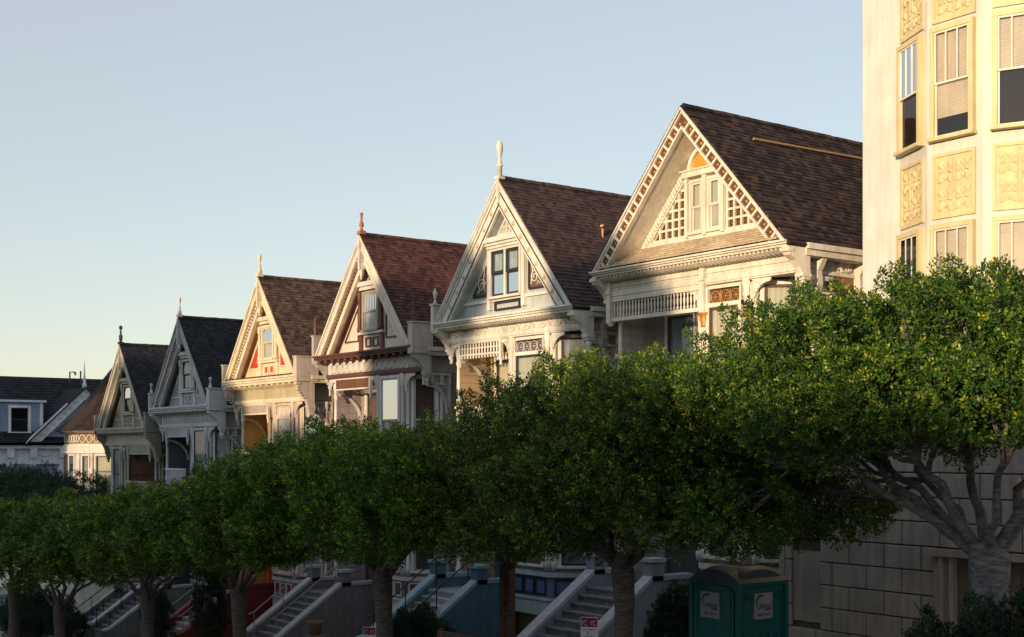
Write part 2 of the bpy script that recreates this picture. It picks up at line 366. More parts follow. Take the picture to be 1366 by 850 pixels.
# ------------------------------------------------------------------ the terrace houses
def victorian(cfg):
    C = cfg; W, A, E = C['W'], C['A'], C['E']; mt = C['mats']
    root = empty('victorian_house', (C['X'], 22.0, ground(C['X'])))
    tag(root, C['label'], 'house', 'gabled terrace houses in the row')
    th = math.atan2(A, W); cs = math.cos(th); D = 15.0
    trim, body, acc, side = mt['trim'], mt['body'], mt['accent'], mt['side']
    up = C.get('up', .2); ZL = E-1.02+up; C['ZL'] = ZL; ch = C.get('ch', .3); mh = C.get('mh', .15); zm0 = E-ch
    G = C.get('G', .42)
    Wb = W-.3                                  # half width of the walls
    # --- roof
    rm = roof_mesh(W+.03, A, E, -.07, D); rf = rm.build('roof', mt['roof'], root)
    rc = MB(); ridge_caps(rc, E, A, .0, D); rc.build('ridge_tiles', mt['roof'], rf)
    g = MB()
    for s in (-1, 1):
        g.box(min(s*(W-.12), s*(W+.16)), max(s*(W-.12), s*(W+.16)), .5, D, E-.16, E-.03); g.box(min(s*(W-.2), s*(W+.1)), max(s*(W-.2), s*(W+.1)), .5, D, E-.3, E-.16)
    g.build('gutter', trim, rf)
    # --- gable
    gw = MB(); zt = E+A-.3/cs; gw.prism([(-(W-.3), E-.02), (W-.3, E-.02), (0, zt)], 'y', G, G+.15)
    gw.prism([(-(W-.3), E-.02), (W-.3, E-.02), (0, zt)], 'y', D-.3, D-.15)
    gw.build('gable_wall', mt['gable'], root)
    C['gable'](root, C, G, th, cs)
    # --- cornice
    cr = MB(); Wc = W+.02
    for (y0, z0, z1) in ((-.16, E-ch*.33, E), (-.1, E-ch*.63, E-ch*.33), (-.04, E-ch, E-ch*.63)):
        cr.box(-Wc, Wc, y0, .5, z0, z1-.002)
    cr.build('cornice', C.get('cornice_mat', trim), root)
    if C.get('ledge'): 
        lg = MB(); lg.prism([(-.2, E), (-.14, E+.05), (G, E+.1), (G, E)], 'x', -W+.3, W-.3); lg.build('ledge_flashing', C['ledge'], root)
    md = MB(); n = C.get('n_mod', 15)
    for i in range(n):
        x = -W+.25+(2*W-.5)*i/(n-1)
        if C.get('mod', 'block') == 'ball':
            md.box(x-.05, x+.05, .02, .4, zm0-.1, zm0); md.lathe((x, .02, zm0-.13), [(.03, 0), (.075, .05), (.075, .1), (.03, .14)], 8)
        else:
            md.prism([(.0, zm0), (.4, zm0), (.4, zm0-mh), (.12, zm0-mh*.75), (.02, zm0-mh*.4)], 'x', x-C.get('mod_w', .06), x+C.get('mod_w', .06))
    md.build('modillions', C.get('mod_mat', trim), root)
    fz = MB(); fz.box(-W+.16, W-.16, .4, .6, ZL+.16, zm0); 
    fz.box(-Wb, Wb, .6, D-.16, ZL+.03, E-.02)
    fz.build('frieze', C.get('frieze_mat', trim), root)
    lb = MB(); lb.box(-W+.1, W-.1, .34, .62, ZL+.04, ZL+.16); lb.box(-W+.13, W-.13, .37, .61, ZL, ZL+.04); lb.build('lower_band', C.get('band_mat', trim), root)
    if C.get('beads'):
        bdm = MB(); xx = -W+.25
        while xx < W-.2: bdm.knob((xx, .4, ZL+.22), .035, 1); xx += .1
        bdm.box(-W+.16, W-.16, .36, .42, ZL+.27, ZL+.3); bdm.build('bead_moulding', trim, root)
    if C.get('scroll'):
        sc = MB(); k, nn = C['scroll']; scrolls(sc, -W+.3, W-.3, ZL+.18, zm0-mh-.01, .385, nn, C.get('rr', .034), k); sc.build('frieze_relief', C.get('relief_mat', trim), root)
    if C.get('side_frieze'):
        sf = MB(frame(Wb, .75, 90)); L_ = D-1.2
        for k in range(int(L_/.16)): sf.box(k*.16, k*.16+.09, -.16, 0, zm0-mh, zm0-.03)
        sf.box(0, L_, -.06, 0, ZL+.05, ZL+.14); scrolls(sf, .1, 6.1, ZL+.16, zm0-mh-.02, -.02, 18, .03, 's')
        for k in range(5):
            u = .35+k*1.5; sf.prism([(-.02, zm0), (-.34, zm0), (-.34, zm0-.2), (-.2, zm0-.45), (-.22, ZL-.2), (-.12, ZL-.5), (-.02, ZL-.5)], 'x', u, u+.16)
        sf.build('side_frieze', trim, root)
    # consoles at the two ends and the corner blocks standing on them
    for s in (-1, 1):
        cn = MB(); x0, x1 = sorted((s*(W-.14), s*(W+.06)))
        ce = C.get('con', 1.75); cm = min(1.2, ce*.85); prof = [(-.06, E-ch), (.66, E-ch), (.66, E-ce), (.46, E-ce), (.42, E-cm), (.34, E-cm*.8), (.2, E-cm*.6), (.0, E-cm*.46), (-.06, E-ch-.06)]
        cn.prism(prof, 'x', x0, x1)
        for k in range(6 if C.get('ribs') else 0): 
            t = k/5; cn.box(x0-.012, x1+.012, -.05+.4*t*t, .04+.4*t*t, E-.5-.48*t, E-.44-.48*t)
        cn.box(x0-.02, x1+.02, -.09, .1, E-ch-.12, E-ch-.04); cn.box(x0-.02, x1+.02, .4, .68, E-cm-.06, E-cm+.02); cn.lathe(((x0+x1)/2, .56, E-ce-.3), [(.02, 0), (.07, .05), (.04, .1), (.1, .18), (.1, .26), (.06, .3)], 8)
        cn.build('corner_console', mt.get('console', trim), root)
    if C.get('blocks', (-1, 1)):
        for s in C.get('blocks', (-1, 1)):
            bk = MB(); w = .26 if s > 0 else .14; x0, x1 = sorted((s*(W+.12-w), s*(W+.12))); dd = C.get('block_d', .68) if s > 0 else .3; hh = C.get('block_h', .7)
            bk.box(x0, x1, -.12, dd, E-.26, E+hh); bk.box(x0-.03, x1+.03, -.15, dd+.03, E+hh, E+hh+.05); 
            b = bk.build('corner_block', mt.get('console', trim), root, .01)
            if C.get('block_fin', True):
                f = MB(); f.lathe(((x0+x1)/2, .0, E+hh+.05), FINIAL[C.get('fin2', 'small')], 10); f.build('finial', C.get('fin2_mat', acc), b)
    # --- body
    bay = C.setdefault('bay', (.33, 2.0, .95, .93)); fx0, fx1, cl, crr = bay; by = .5
    pb = by+max(cl, crr)+.14                    # porch back wall
    bd = MB(); bd.box(-Wb, Wb, pb, D-.2, -.6, ZL+.03); bd.box(-Wb, fx0-cl-.02, by+.3, pb, -.6, 1.62); bd.box(fx0-cl-.02, Wb, by+.55, pb, -.6, 1.2)
    if not C.get('mirror'): bd.box(-Wb, -Wb+.14, by+.12, pb, 1.62, ZL+.03)
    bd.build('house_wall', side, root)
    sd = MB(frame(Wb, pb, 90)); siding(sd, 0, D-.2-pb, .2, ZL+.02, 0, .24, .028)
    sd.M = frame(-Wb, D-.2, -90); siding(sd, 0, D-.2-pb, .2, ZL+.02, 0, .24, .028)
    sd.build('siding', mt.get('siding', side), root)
    sd = MB(frame(0, pb, 0))
    if not C.get('mirror'): siding(sd, -Wb+.15, fx0-cl, 1.65, ZL, 0, .24, .028)
    else: siding(sd, fx1+crr, Wb, 1.65, ZL, 0, .24, .028)
    if not C.get('mirror'):
        sd.M = frame(-Wb+.14, by+.12, 90); siding(sd, 0, pb-by-.12, 1.65, ZL, 0, .24, .028)
    sd.build('porch_siding', mt.get('porch', mt.get('siding', side)), root)
    # bay: angled front
    by_ = MB(); poly = [(fx0-cl, by+cl), (fx0, by), (fx1, by), (fx1+crr, by+crr), (fx1+crr, pb), (fx0-cl, pb)]
    by_.prism(poly, 'z', 1.2, ZL); by_.build('bay_wall', mt.get('bay', body), root)
    lo = mt.get('lower', body); lt = mt.get('lower_trim', trim)
    def grow(d): 
        return [(fx0-cl-d, by+cl), (fx0-d*.4, by-d), (fx1+d*.4, by-d), (fx1+crr+d, by+crr), (fx1+crr+d, pb), (fx0-cl-d, pb)]
    sk = MB(); sk.prism(grow(.1), 'z', 1.12, 1.55); sk.prism(grow(.14), 'z', 1.55, 1.62); sk.prism(grow(.12), 'z', 2.22, 2.36); sk.build('bay_skirt', lt, root)
    bb = MB(); bb.prism(grow(.05), 'z', 1.62, 2.22); bb.build('bay_base', lo, root)
    md2 = MB(); md2.prism(grow(.12), 'z', 5.15, 5.3); md2.prism(grow(.05), 'z', 5.3, 6.15); md2.prism(grow(.13), 'z', 6.15, 6.25); md2.build('bay_belt', trim, root)
    pn = MB(); 
    fl = crr*math.sqrt(2)
    for (Mx, a, b_, k) in ((frame(fx0, by-.05, 0), .1, fx1-fx0-.1, 3), (frame(fx1+.03, by-.04, 45), .12, fl-.1, 1)):
        pn.M = Mx
        for i in range(k):
            u0 = a+(b_-a)*i/k; u1 = a+(b_-a)*(i+1)/k-.06
            pn.box(u0, u1, -.012, .02, 1.7, 2.16)
    pn.build('base_panels', mt.get('panel', acc), root)
    pf = MB()
    for (Mx, a, b_, k) in ((frame(fx0, by-.05, 0), .1, fx1-fx0-.1, 3), (frame(fx1+.03, by-.04, 45), .12, fl-.1, 1)):
        pf.M = Mx
        for i in range(k):
            u0 = a+(b_-a)*i/k; u1 = a+(b_-a)*(i+1)/k-.06; panel(pf, u0-.01, u1+.01, 1.69, 2.17, -.012, .05, .025)
    pf.build('panel_frames', mt.get('panel_frame', lt), root)
    # pilasters of the bay
    pl = MB()
    for (Mx, us) in ((frame(fx0, by, 0), (.07, fx1-fx0-.07)), (frame(fx1, by, 45), (.1, fl-.1)), (frame(fx0-cl, by+cl, -45), (.1, cl*1.414-.1))):
        pl.M = Mx
        for u in us:
            for (z0, z1) in ((2.4, 5.1), (6.28, ZL)):
                pl.lathe((u, -.07, z0), [(.1, 0), (.1, .25), (.07, .3), (.065, z1-z0-.4), (.1, z1-z0-.35), (.085, z1-z0-.25), (.11, z1-z0-.12), (.11, z1-z0-.004)], 8)
    pl.build('bay_columns', mt.get('column', trim), root)
    sashm = mt['sash']; cu = C.get('curtains', ('lace', 'lace', 'lace'))
    wt = mt.get('wtrim', trim)
    ztop = ZL-.14
    fw = (fx1-fx0)
    for z0, z1, tt in ((6.45, ztop, 1), (2.55, 4.95, 0)):
        window(root, frame(fx0, by, 0), .3, fw-.3, z0, z1-(.42 if C.get('transom') and tt else 0), wt, sashm, cu[0], mid=.42)
        if C.get('transom') and tt:
            tr = MB(frame(fx0, by, 0)); panel(tr, .2, fw-.2, z1-.42, z1+.08, 0, .06, .12); t1 = tr.build('transom_light', wt, root)
            tg = MB(frame(fx0, by, 0)); tg.box(.26, fw-.26, -.03, 0, z1-.36, z1+.02); tg.build('transom_backing', mt['sash'], t1)
            ts = MB(frame(fx0, by, 0)); scrolls(ts, .28, fw-.28, z1-.34, z1+.0, -.035, C.get('tr_n', 4), .018, C.get('tr_k', 'wreath')); ts.build('transom_tracery', C.get('tracery', trim), t1)
        window(root, frame(fx1, by, 45), .3, fl-.3, z0, z1, wt, sashm, cu[1], mid=.42)
        window(root, frame(fx0-cl, by+cl, -45), .28, cl*1.414-.28, z0, z1, wt, sashm, cu[2], mid=.42)
    # porch: doors / windows in the back wall, floor, posts, screen
    px0, px1 = (-Wb+.2, fx0-cl-.05) if not C.get('mirror') else (fx1+crr+.05, Wb-.1)
    pm = (px0+px1)/2; hw = min(.48, (px1-px0)/2-.2)
    window(root, frame(pm, pb-.03, 0), -hw, hw, 6.35, ZL-.48, wt, sashm, C.get('porch_cur', cu[2]), mid=.45)
    dr = MB(frame(pm, pb-.03, 0)); panel(dr, -hw-.12, hw+.12, 1.64, 4.4, 0, .12, .1); dr.box(-hw, hw, -.05, 0, 1.64, 4.3); 
    d = dr.build('door', mt.get('door', acc), root); dk = MB(frame(pm, pb-.03, 0)); dk.lathe((hw-.1, -.09, 2.6), [(.01, 0), (.04, .02), (.04, .06), (.01, .08)], 8); dk.build('door_knob', M['gold'], d)
    fx_l, fx_r = (-Wb, fx0+.1) if not C.get('mirror') else (fx1-.1, Wb)
    pf = MB(); pf.box(fx_l+.02, (fx0-cl-.03) if not C.get('mirror') else fx_r, by+.05, pb, 6.0, 6.2); pf.box(fx_l-.05, px1 if not C.get('mirror') else fx_r+.05, by-.05, by+.09, 5.9, 6.22); pf.build('porch_floor', trim, root)
    ps = MB(); xs = (px0-.1,) if not C.get('mirror') else (px1+.02,)
    for x in xs:
        for z0, z1 in ((1.65, 5.9), (6.22, ZL)):
            ps.lathe((x, by+.08, z0), [(.1, 0), (.1, .5), (.06, .56), (.075, .8), (.055, z1-z0-.7), (.09, z1-z0-.6), (.06, z1-z0-.5), (.1, z1-z0-.3), (.1, z1-z0)], 8)
    ps.build('porch_posts', trim, root)
    brl = MB(); xx = fx_l+.1
    while xx < (fx0-cl if not C.get('mirror') else fx_r-.1):
        brl.box(xx-.02, xx+.02, by, by+.04, 6.22, 7.05); xx += .13
    brl.box(fx_l+.02, (fx0-cl if not C.get('mirror') else fx_r), by-.02, by+.06, 7.05, 7.12); brl.build('porch_railing', trim, root)
    C['screen'](root, C, by, fx_l, fx_r)
    # fan brackets beside the front bay window, and the arched screen on the south side of the chamfer
    fb = MB(); zf = ZL
    for (u, du) in ((fx0-.02, -.5), (fx1+.04, .62)): fan(fb, u, zf, du, .62, .4, .47)
    fb.build('fan_brackets', mt.get('fan', trim), root)
    if C.get('side_arch', True):
        ar = MB(frame(W-.2, by, 90)); L2 = pb-by-.02
        z1 = ZL; z0 = z1-.36
        ar.box(0, L2, -.03, .04, z1-.1, z1-.001); ar.box(0, L2, -.03, .04, z0-.06, z0)
        for k in range(4): u = k*(L2-.07)/3; ar.box(u, u+.1 if k < 3 else u+.07, -.028, .038, z0, z1-.1)
        pts = []; n = 12
        for k in range(n+1):
            t = k/n*math.pi/2; pts.append((.25+(L2-.35)*math.sin(t), z0-.06-.95*(1-math.cos(t))))
        for p, q in zip(pts, pts[1:]): ar.bar(p, q, .1, -.03, .05)
        ar.box(L2-.1, L2, -.03, .04, z0-2.2, z0-.06)
        for k in range(5): 
            t = .25+k*.14; ar.bar((L2-.08, z0-.1), (.25+(L2-.35)*math.sin(t*1.6), z0-.06-.95*(1-math.cos(t*1.6))), .025, -.01, .02)
        ar.build('side_arch', mt.get('arch', trim), root)
    # --- front steps
    sx0, sx1 = C.get('stairs', (-2.45, -.55)); zt, yt = 1.62, -.6; nst = 9; rise = zt/nst; run = .26
    st = MB()
    for i in range(nst):
        z = zt-rise*i; y = yt-run*i
        st.box(sx0+.004, sx1-.004, y-run-.03, (.79 if i == 0 else yt), z-.05, z-.001*i)
        st.box(sx0+.004, sx1-.004, y-run, yt+.02+(.7 if i == 0 else 0), -.6, z-.05)
    stair = st.build('stairs', mt.get('steps', M['step']), root)
    ck = MB(); cp = MB(); yb = yt-run*nst
    for x0, x1 in ((sx0-.26, sx0), (sx1, sx1+.26)):
        ck.prism([(by+.3, -.6), (by+.3, zt+.3), (yt, zt+.3), (yb, .32), (yb-.3, .25), (yb-.3, -.6)], 'x', x0, x1)
        cp.prism([(yt, zt+.3), (yb, .32), (yb-.3, .25), (yb-.32, .33), (yb-.02, .41), (yt-.02, zt+.41), (by+.28, zt+.41), (by+.28, zt+.3)], 'x', x0-.04, x1+.04)
        ck.box(x0-.04, x1+.04, yt-.02, yt+.34, zt+.3, zt+.75); cp.box(x0-.09, x1+.09, yt-.07, yt+.39, zt+.75, zt+.84)
    ck.build('stair_cheeks', mt.get('cheek', trim), stair); cp.build('stair_coping', mt.get('coping', trim), stair)
    if C.get('rails', True):
        rl = MB()
        for x in (sx0+.12, sx1-.12):
            rl.tube([(x, yb-.1, .95), (x, yb+.1, 1.02), (x, yt-.05, zt+.92), (x, yt+.7, zt+.92)], .024, 6)
            for t in (0, .5, 1): y = yb+.1+(yt-.05-yb-.1)*t; z = 1.02+(zt+.92-1.02)*t; rl.tube([(x, y, z), (x, y, z-.95)], .018, 6)
        rl.build('handrails', mt.get('rail', M['rail']), stair)
    # garage / basement front beside the steps
    bs = MB(frame(Wb-1.15, by+.55, 0)); panel(bs, -.75, .75, -.3, .95, 0, .1, .06); bs.build('basement_trim', trim, root)
    bg = MB(frame(Wb-1.15, by+.55, 0)); bg.box(-.65, .65, -.02, 0, -.3, .85); bg.build('basement_door', mt['sash'], root)
    return root

# --- gables of the single-window houses
def gable_std(root, C, G, th, cs):
    W, A, E = C['W'], C['A'], C['E']; mt = C['mats']; trim, acc = mt['trim'], mt['accent']
    f = MB(); rakes(f, W, A, E, .03, .1, -.1, .05); rakes(f, W, A, E, .1, .33, -.05, .06)
    b = f.build('bargeboard', mt.get('barge', trim), root)
    f = MB(); rakes(f, W, A, E, .33, .46, .09, .16); f.build('dentil_strip', C.get('dentil_back', acc), b)
    f = MB(); pts, a = rake_pts(W, A, E, .395, .15, E+.1, E+A-.75)
    for x, z in pts:
        for s in (-1, 1): rotbox(f, s*x, z, -s*th, .07, .11, .03, .09)
    f.build('rake_dentils', C.get('dentil_mat', trim), b)
    f = MB(); rakes(f, W, A, E, .46, .62, .06, .2); f.build('inner_board', mt.get('barge2', mt.get('barge', trim)), b)
    f = MB(); rakes(f, W, A, E, .56, .7, .2, .26); rakes(f, W, A, E, .52, .66, .26, G); f.build('soffit', C.get('soffit', acc), b)
    f = MB(); rakes(f, W, A, E, .13, .16, -.065, -.05); rakes(f, W, A, E, .29, .325, -.065, -.05); f.build('rake_beading', C.get('bead', acc), b)
    # king post
    k = MB(); zt = E+A; k.box(-.05, .05, -.13, .1, zt-1.2, zt-.1); k.lathe((0, -.02, zt-1.55), [(.01, 0), (.04, .04), (.025, .1), (.06, .16), (.06, .35)], 8)
    k.box(-.07, .07, -.15, .1, zt-.45, zt-.37); k.box(-.07, .07, -.15, .1, zt-.95, zt-.88)
    k.build('king_post', trim, root)
    fn = MB(); fn.box(-.11, .11, -.12, .1, zt-.02, zt+.1); fn.lathe((0, -.01, zt+.1), FINIAL[C.get('finial', 'club')], 12); fn.build('finial', C.get('fin_mat', trim), root)
    # window between pilasters under a hood
    y = G; zs = E+C.get('win_z', .76); zh = zs+C.get('win_h', 1.3); hw = .43
    pl = MB()
    for s in (-1, 1):
        pl.box(s*.7-.1, s*.7+.1, y-.08, y, E+.05, zs-.06)
        pl.lathe((s*.7, y-.09, zs-.06), [(.1, 0), (.1, .14), (.07, .18), (.065, zh-zs-.25), (.1, zh-zs-.2), (.085, zh-zs-.1), (.12, zh-zs-.02), (.12, zh-zs+.1)], 10)
    pl.build('gable_columns', C.get('col_mat', trim), root)
    hd = MB(); hd.box(-.93, .93, y-.28, y, zh+.16, zh+.25); hd.box(-.87, .87, y-.2, y, zh+.04, zh+.16); hd.box(-.84, .84, y-.14, y, zs-.16, zs-.07)
    hd.prism([(-.93, zh+.25), (.93, zh+.25), (.8, zh+.32), (-.8, zh+.32)], 'y', y-.26, y); hd.build('window_hood', trim, root)
    window(root, frame(0, y, 0), -hw, hw, zs, zh-.1, C.get('gw_trim', trim), mt['sash'], C.get('gable_cur', 'blind'), cw=.1, dep=.12, topm=C.get('topm', 0))
    ap = MB(); 
    for s in (-1, 1): panel(ap, min(s*.06, s*.42), max(s*.06, s*.42), E+.17, E+.5, y, .05, .045)
    if C.get('apron_fill'):
        q = MB()
        for s in (-1, 1): q.box(min(s*.1, s*.38), max(s*.1, s*.38), y-.015, y, E+.2, E+.46)
        q.build('apron_fill', C['apron_fill'], root)
    ap.build('apron_panels', C.get('panel_line', trim), root)
    tf = MB(); fl = MB() if C.get('tri_fill') else None
    zb = E+.42; xr = lambda z, o: (E+A-o/cs-z)/math.tan(th)
    for s in (-1, 1): tri_panel(tf, fl, [(s*.93, zb), (s*xr(zb, .8), zb), (s*.93, E+A-.8/cs-.93*math.tan(th))], y, .055)
    if fl: fl.build('side_panels', C['tri_fill'], root)
    tf.build('panel_moulding', C.get('panel_line', trim), root)
    # pierced gablet piece with scroll at the top
    tp = MB(); zz = zh+.36; rakes(tp, W, A, E, .78, .83, y-.05, y, zz)
    tp.tube([(0.02, y-.05, zz+.9), (.1, y-.06, zz+.5), (.18, y-.06, zz+.2), (.1, y-.06, zz+.12)], [.03, .05, .05, .03], 8)
    tp.tube([(-.02, y-.05, zz+.9), (-.1, y-.06, zz+.5), (-.18, y-.06, zz+.2), (-.1, y-.06, zz+.12)], [.03, .05, .05, .03], 8)
    tp.build('apex_scroll', trim, root)

def screen_lattice(root, C, by, fx_l, fx_r):
    E = C['E']; mt = C['mats']; trim = mt['trim']; z1 = C['ZL']; W = C['W']
    if C.get('mirror'): a, b = C['bay'][1]+.75, W-.75
    else: a, b = -W+.7, C['bay'][0]-.5
    fr = MB(); panel(fr, a, b, z1-.42, z1-.001, .48, .05, .08)
    for x in (a, b): fr.box(x-.05, x+.05, .39, .49, z1-.6, z1); fr.lathe((x, .44, z1-.78), [(.01, 0), (.06, .05), (.03, .1), (.06, .18)], 8)
    s = fr.build('porch_screen', trim, root)
    lt = MB()
    if C.get('pegs'):
        x = a+.1
        while x < b-.05:
            lt.lathe((x, .44, z1-.52), [(.01, 0), (.04, .04), (.025, .1), (.03, .2), (.03, .48)], 6); x += .15
        lt.bar((a, z1-.2), (b, z1-.2), .03, .42, .46)
    else: lattice(lt, a+.05, b-.05, z1-.37, z1-.05, .42, .45)
    lt.build('screen_lattice', C.get('lattice_mat', trim), s)
    fb = MB()
    if C.get('mirror'): fan(fb, W-.2, z1, -.5, .6, .4, .47); fan(fb, a-.05, z1, -.5, .55, .4, .47)
    else: fan(fb, -W+.16, z1, .46, .6, .4, .47)
    # arch bracket inside the porch, springing from its north wall
    if not C.get('mirror'):
        fb.M = frame(-W+.47, by, 90); pts = [(.05+1.0*math.sin(t/8*math.pi/2), z1-.55-.9*(1-math.cos(t/8*math.pi/2))) for t in range(9)]
        for p, q in zip(pts, pts[1:]): fb.bar(p, q, .09, -.04, .05)
        fb.M = None
    fb.build('corner_brackets', mt.get('fan', trim), s)

# --- gable of the cream house nearest the apartment block
def gable_coffered(root, C, G, th, cs):
    W, A, E = C['W'], C['A'], C['E']; mt = C['mats']; trim = mt['trim']; brown = C['brown']
    f = MB(); rakes(f, W, A, E, .03, .075, -.1, .05); rakes(f, W, A, E, .075, .125, -.06, .06); rakes(f, W, A, E, .335, .385, -.06, .06)
    pts, a = rake_pts(W, A, E, .23, .27, E-.2, E+A)
    for x, z in pts[1:]:
        for s in (-1, 1): rotbox(f, s*x, z, -s*th, .055, .22, -.05, .05)
    b = f.build('bargeboard', trim, root)
    f = MB(); rakes(f, W, A, E, .12, .34, .0, .06); f.build('coffer_backing', brown, b)
    f = MB(); pts2, a = rake_pts(W, A, E, .23, .135, E, E+A)
    for i, (x, z) in enumerate(pts2):
        if i % 2:
            for s in (-1, 1): f.knob((s*x, .0, z), .045, .8)
    f.build('rosettes', M['gold'], b)
    f = MB(); rakes(f, W, A, E, .27, .36, .06, G); f.build('soffit', trim, b)
    f = MB(); pts, a = rake_pts(W, A, E, .46, .11, E+.55, E+A)
    for x, z in pts:
        if z < E+2.2:
            for s in (-1, 1): rotbox(f, s*x, z, -s*(th-.5), .07, .17, G-.14, G)
    for s in (-1, 1):
        for o_ in (.375, .55):
            xz = lambda z: (s*(E+A-o_/cs-z)/math.tan(th), z)
            f.bar(xz(E+.62), xz(E+2.2), .04, G-.1-.01*o_, G)
        o_ = .465; f.bar(xz(E+.62), xz(E+2.2), .22, G-.045, G)
    f.build('rope_moulding', trim, root)
    # coffered squares either side of the window
    y = G; zb = E+.68; gr = MB(); bk = MB(); kn = MB(); p = .232
    rakes(bk, W, A, E, .74, 9, y-.03, y, zb) if False else None
    xr = lambda z: (E+A-.6/cs-z)/math.tan(th)
    for s in (-1, 1):
        x0 = .68; bk.prism([(s*x0, zb), (s*xr(zb), zb), (s*x0, E+A-.6/cs-x0*math.tan(th))], 'y', y-.012, y)
        k = 0
        while x0+k*p < xr(zb): 
            x = x0+k*p; zt = E+A-.6/cs-x*math.tan(th); gr.box(min(s*x, s*(x+.055)), max(s*x, s*(x+.055)), y-.07, y-.0125, zb, max(zt, zb+.05)); k += 1
        k = 0
        while zb+k*p < E+A-.6/cs-x0*math.tan(th):
            z = zb+k*p; a_, b_ = sorted((s*x0, s*(xr(z)+.02))); gr.box(a_, b_, y-.068, y-.0128, z-.03, z+.026); k += 1
        i = 0
        while x0+i*p < xr(zb):
            j = 0
            while True:
                x = x0+i*p+.14; z = zb+j*p+.115
                if z+.1 > E+A-.6/cs-x*math.tan(th): break
                panel(kn, *sorted((s*(x-.06), s*(x+.06))), z-.06, z+.06, y-.012, .012, .02); kn.knob((s*x, y-.012, z), .03, 1); j += 1
            i += 1
    bk.build('coffer_panel', C['coffer'], root); gr.build('coffer_grid', trim, root); kn.build('coffer_bosses', C['boss'], root)
    # twin window under a sunburst
    t = MB(); t.box(-.66, -.56, y-.16, y, E+.62, E+2.1); t.box(.56, .66, y-.16, y, E+.62, E+2.1); t.box(-.06, .06, y-.16, y, E+.62, E+2.1); t.box(-.72, .72, y-.2, y, E+2.1, E+2.24); t.box(-.76, .76, y-.24, y, E+2.24, E+2.28)
    n = 14
    for k in range(n):
        a0, a1 = math.pi*k/n, math.pi*(k+1)/n
        t.prism([(.56*math.cos(a0), E+2.28+.56*math.sin(a0)), (.56*math.cos(a1), E+2.28+.56*math.sin(a1)), (.47*math.cos(a1), E+2.28+.47*math.sin(a1)), (.47*math.cos(a0), E+2.28+.47*math.sin(a0))], 'y', y-.16, y)
    t.build('window_surround', trim, root)
    sb = MB(); n = 15
    for k in range(n):
        a0, a1 = math.pi*k/n, math.pi*(k+1)/n; am = (a0+a1)/2; z0 = E+2.285
        sb.add([(0, y-.07, z0), (.47*math.cos(a0), y-.03, z0+.47*math.sin(a0)), (.47*math.cos(am), y-.08, z0+.47*math.sin(am)), (.47*math.cos(a1), y-.03, z0+.47*math.sin(a1)), (0, y-.0, z0), (.47*math.cos(a0), y, z0+.47*math.sin(a0)), (.47*math.cos(a1), y, z0+.47*math.sin(a1))], [(0, 2, 1), (0, 3, 2), (1, 2, 3, 6, 5), (0, 1, 5, 4), (0, 4, 6, 3)])
    sb.build('sunburst', C['sun'], root)
    for s in (-1, 1): window(root, frame(s*.31, y, 0), -.17, .17, E+.74, E+1.96, trim, trim, 'blind', cw=.07, dep=.11, mid=.48)
    fl = MB(); zz = E+2.0; x1 = 0
    # shingled apron between the gable foot and the cornice
    ap = MB(); n = 6
    for k in range(n):
        y0, y1 = -.1+(G+.02)*k/n, -.1+(G+.02)*(k+1)/n; z0, z1 = E+.06+.5*k/n, E+.06+.5*(k+1)/n
        ap.prism([(y0-.02, z0+.018), (y1, z1+.006), (y1, z1-.05), (y0-.02, z0-.02)], 'x', -W+.25+.42*k/n, W-.25-.42*k/n)
    ap.build('apron_roof', C['apron'], root)
    ab = MB(); ab.box(-W+.75, W-.75, y-.09, y, E+.5, E+.66); ab.build('gable_sill', trim, root)

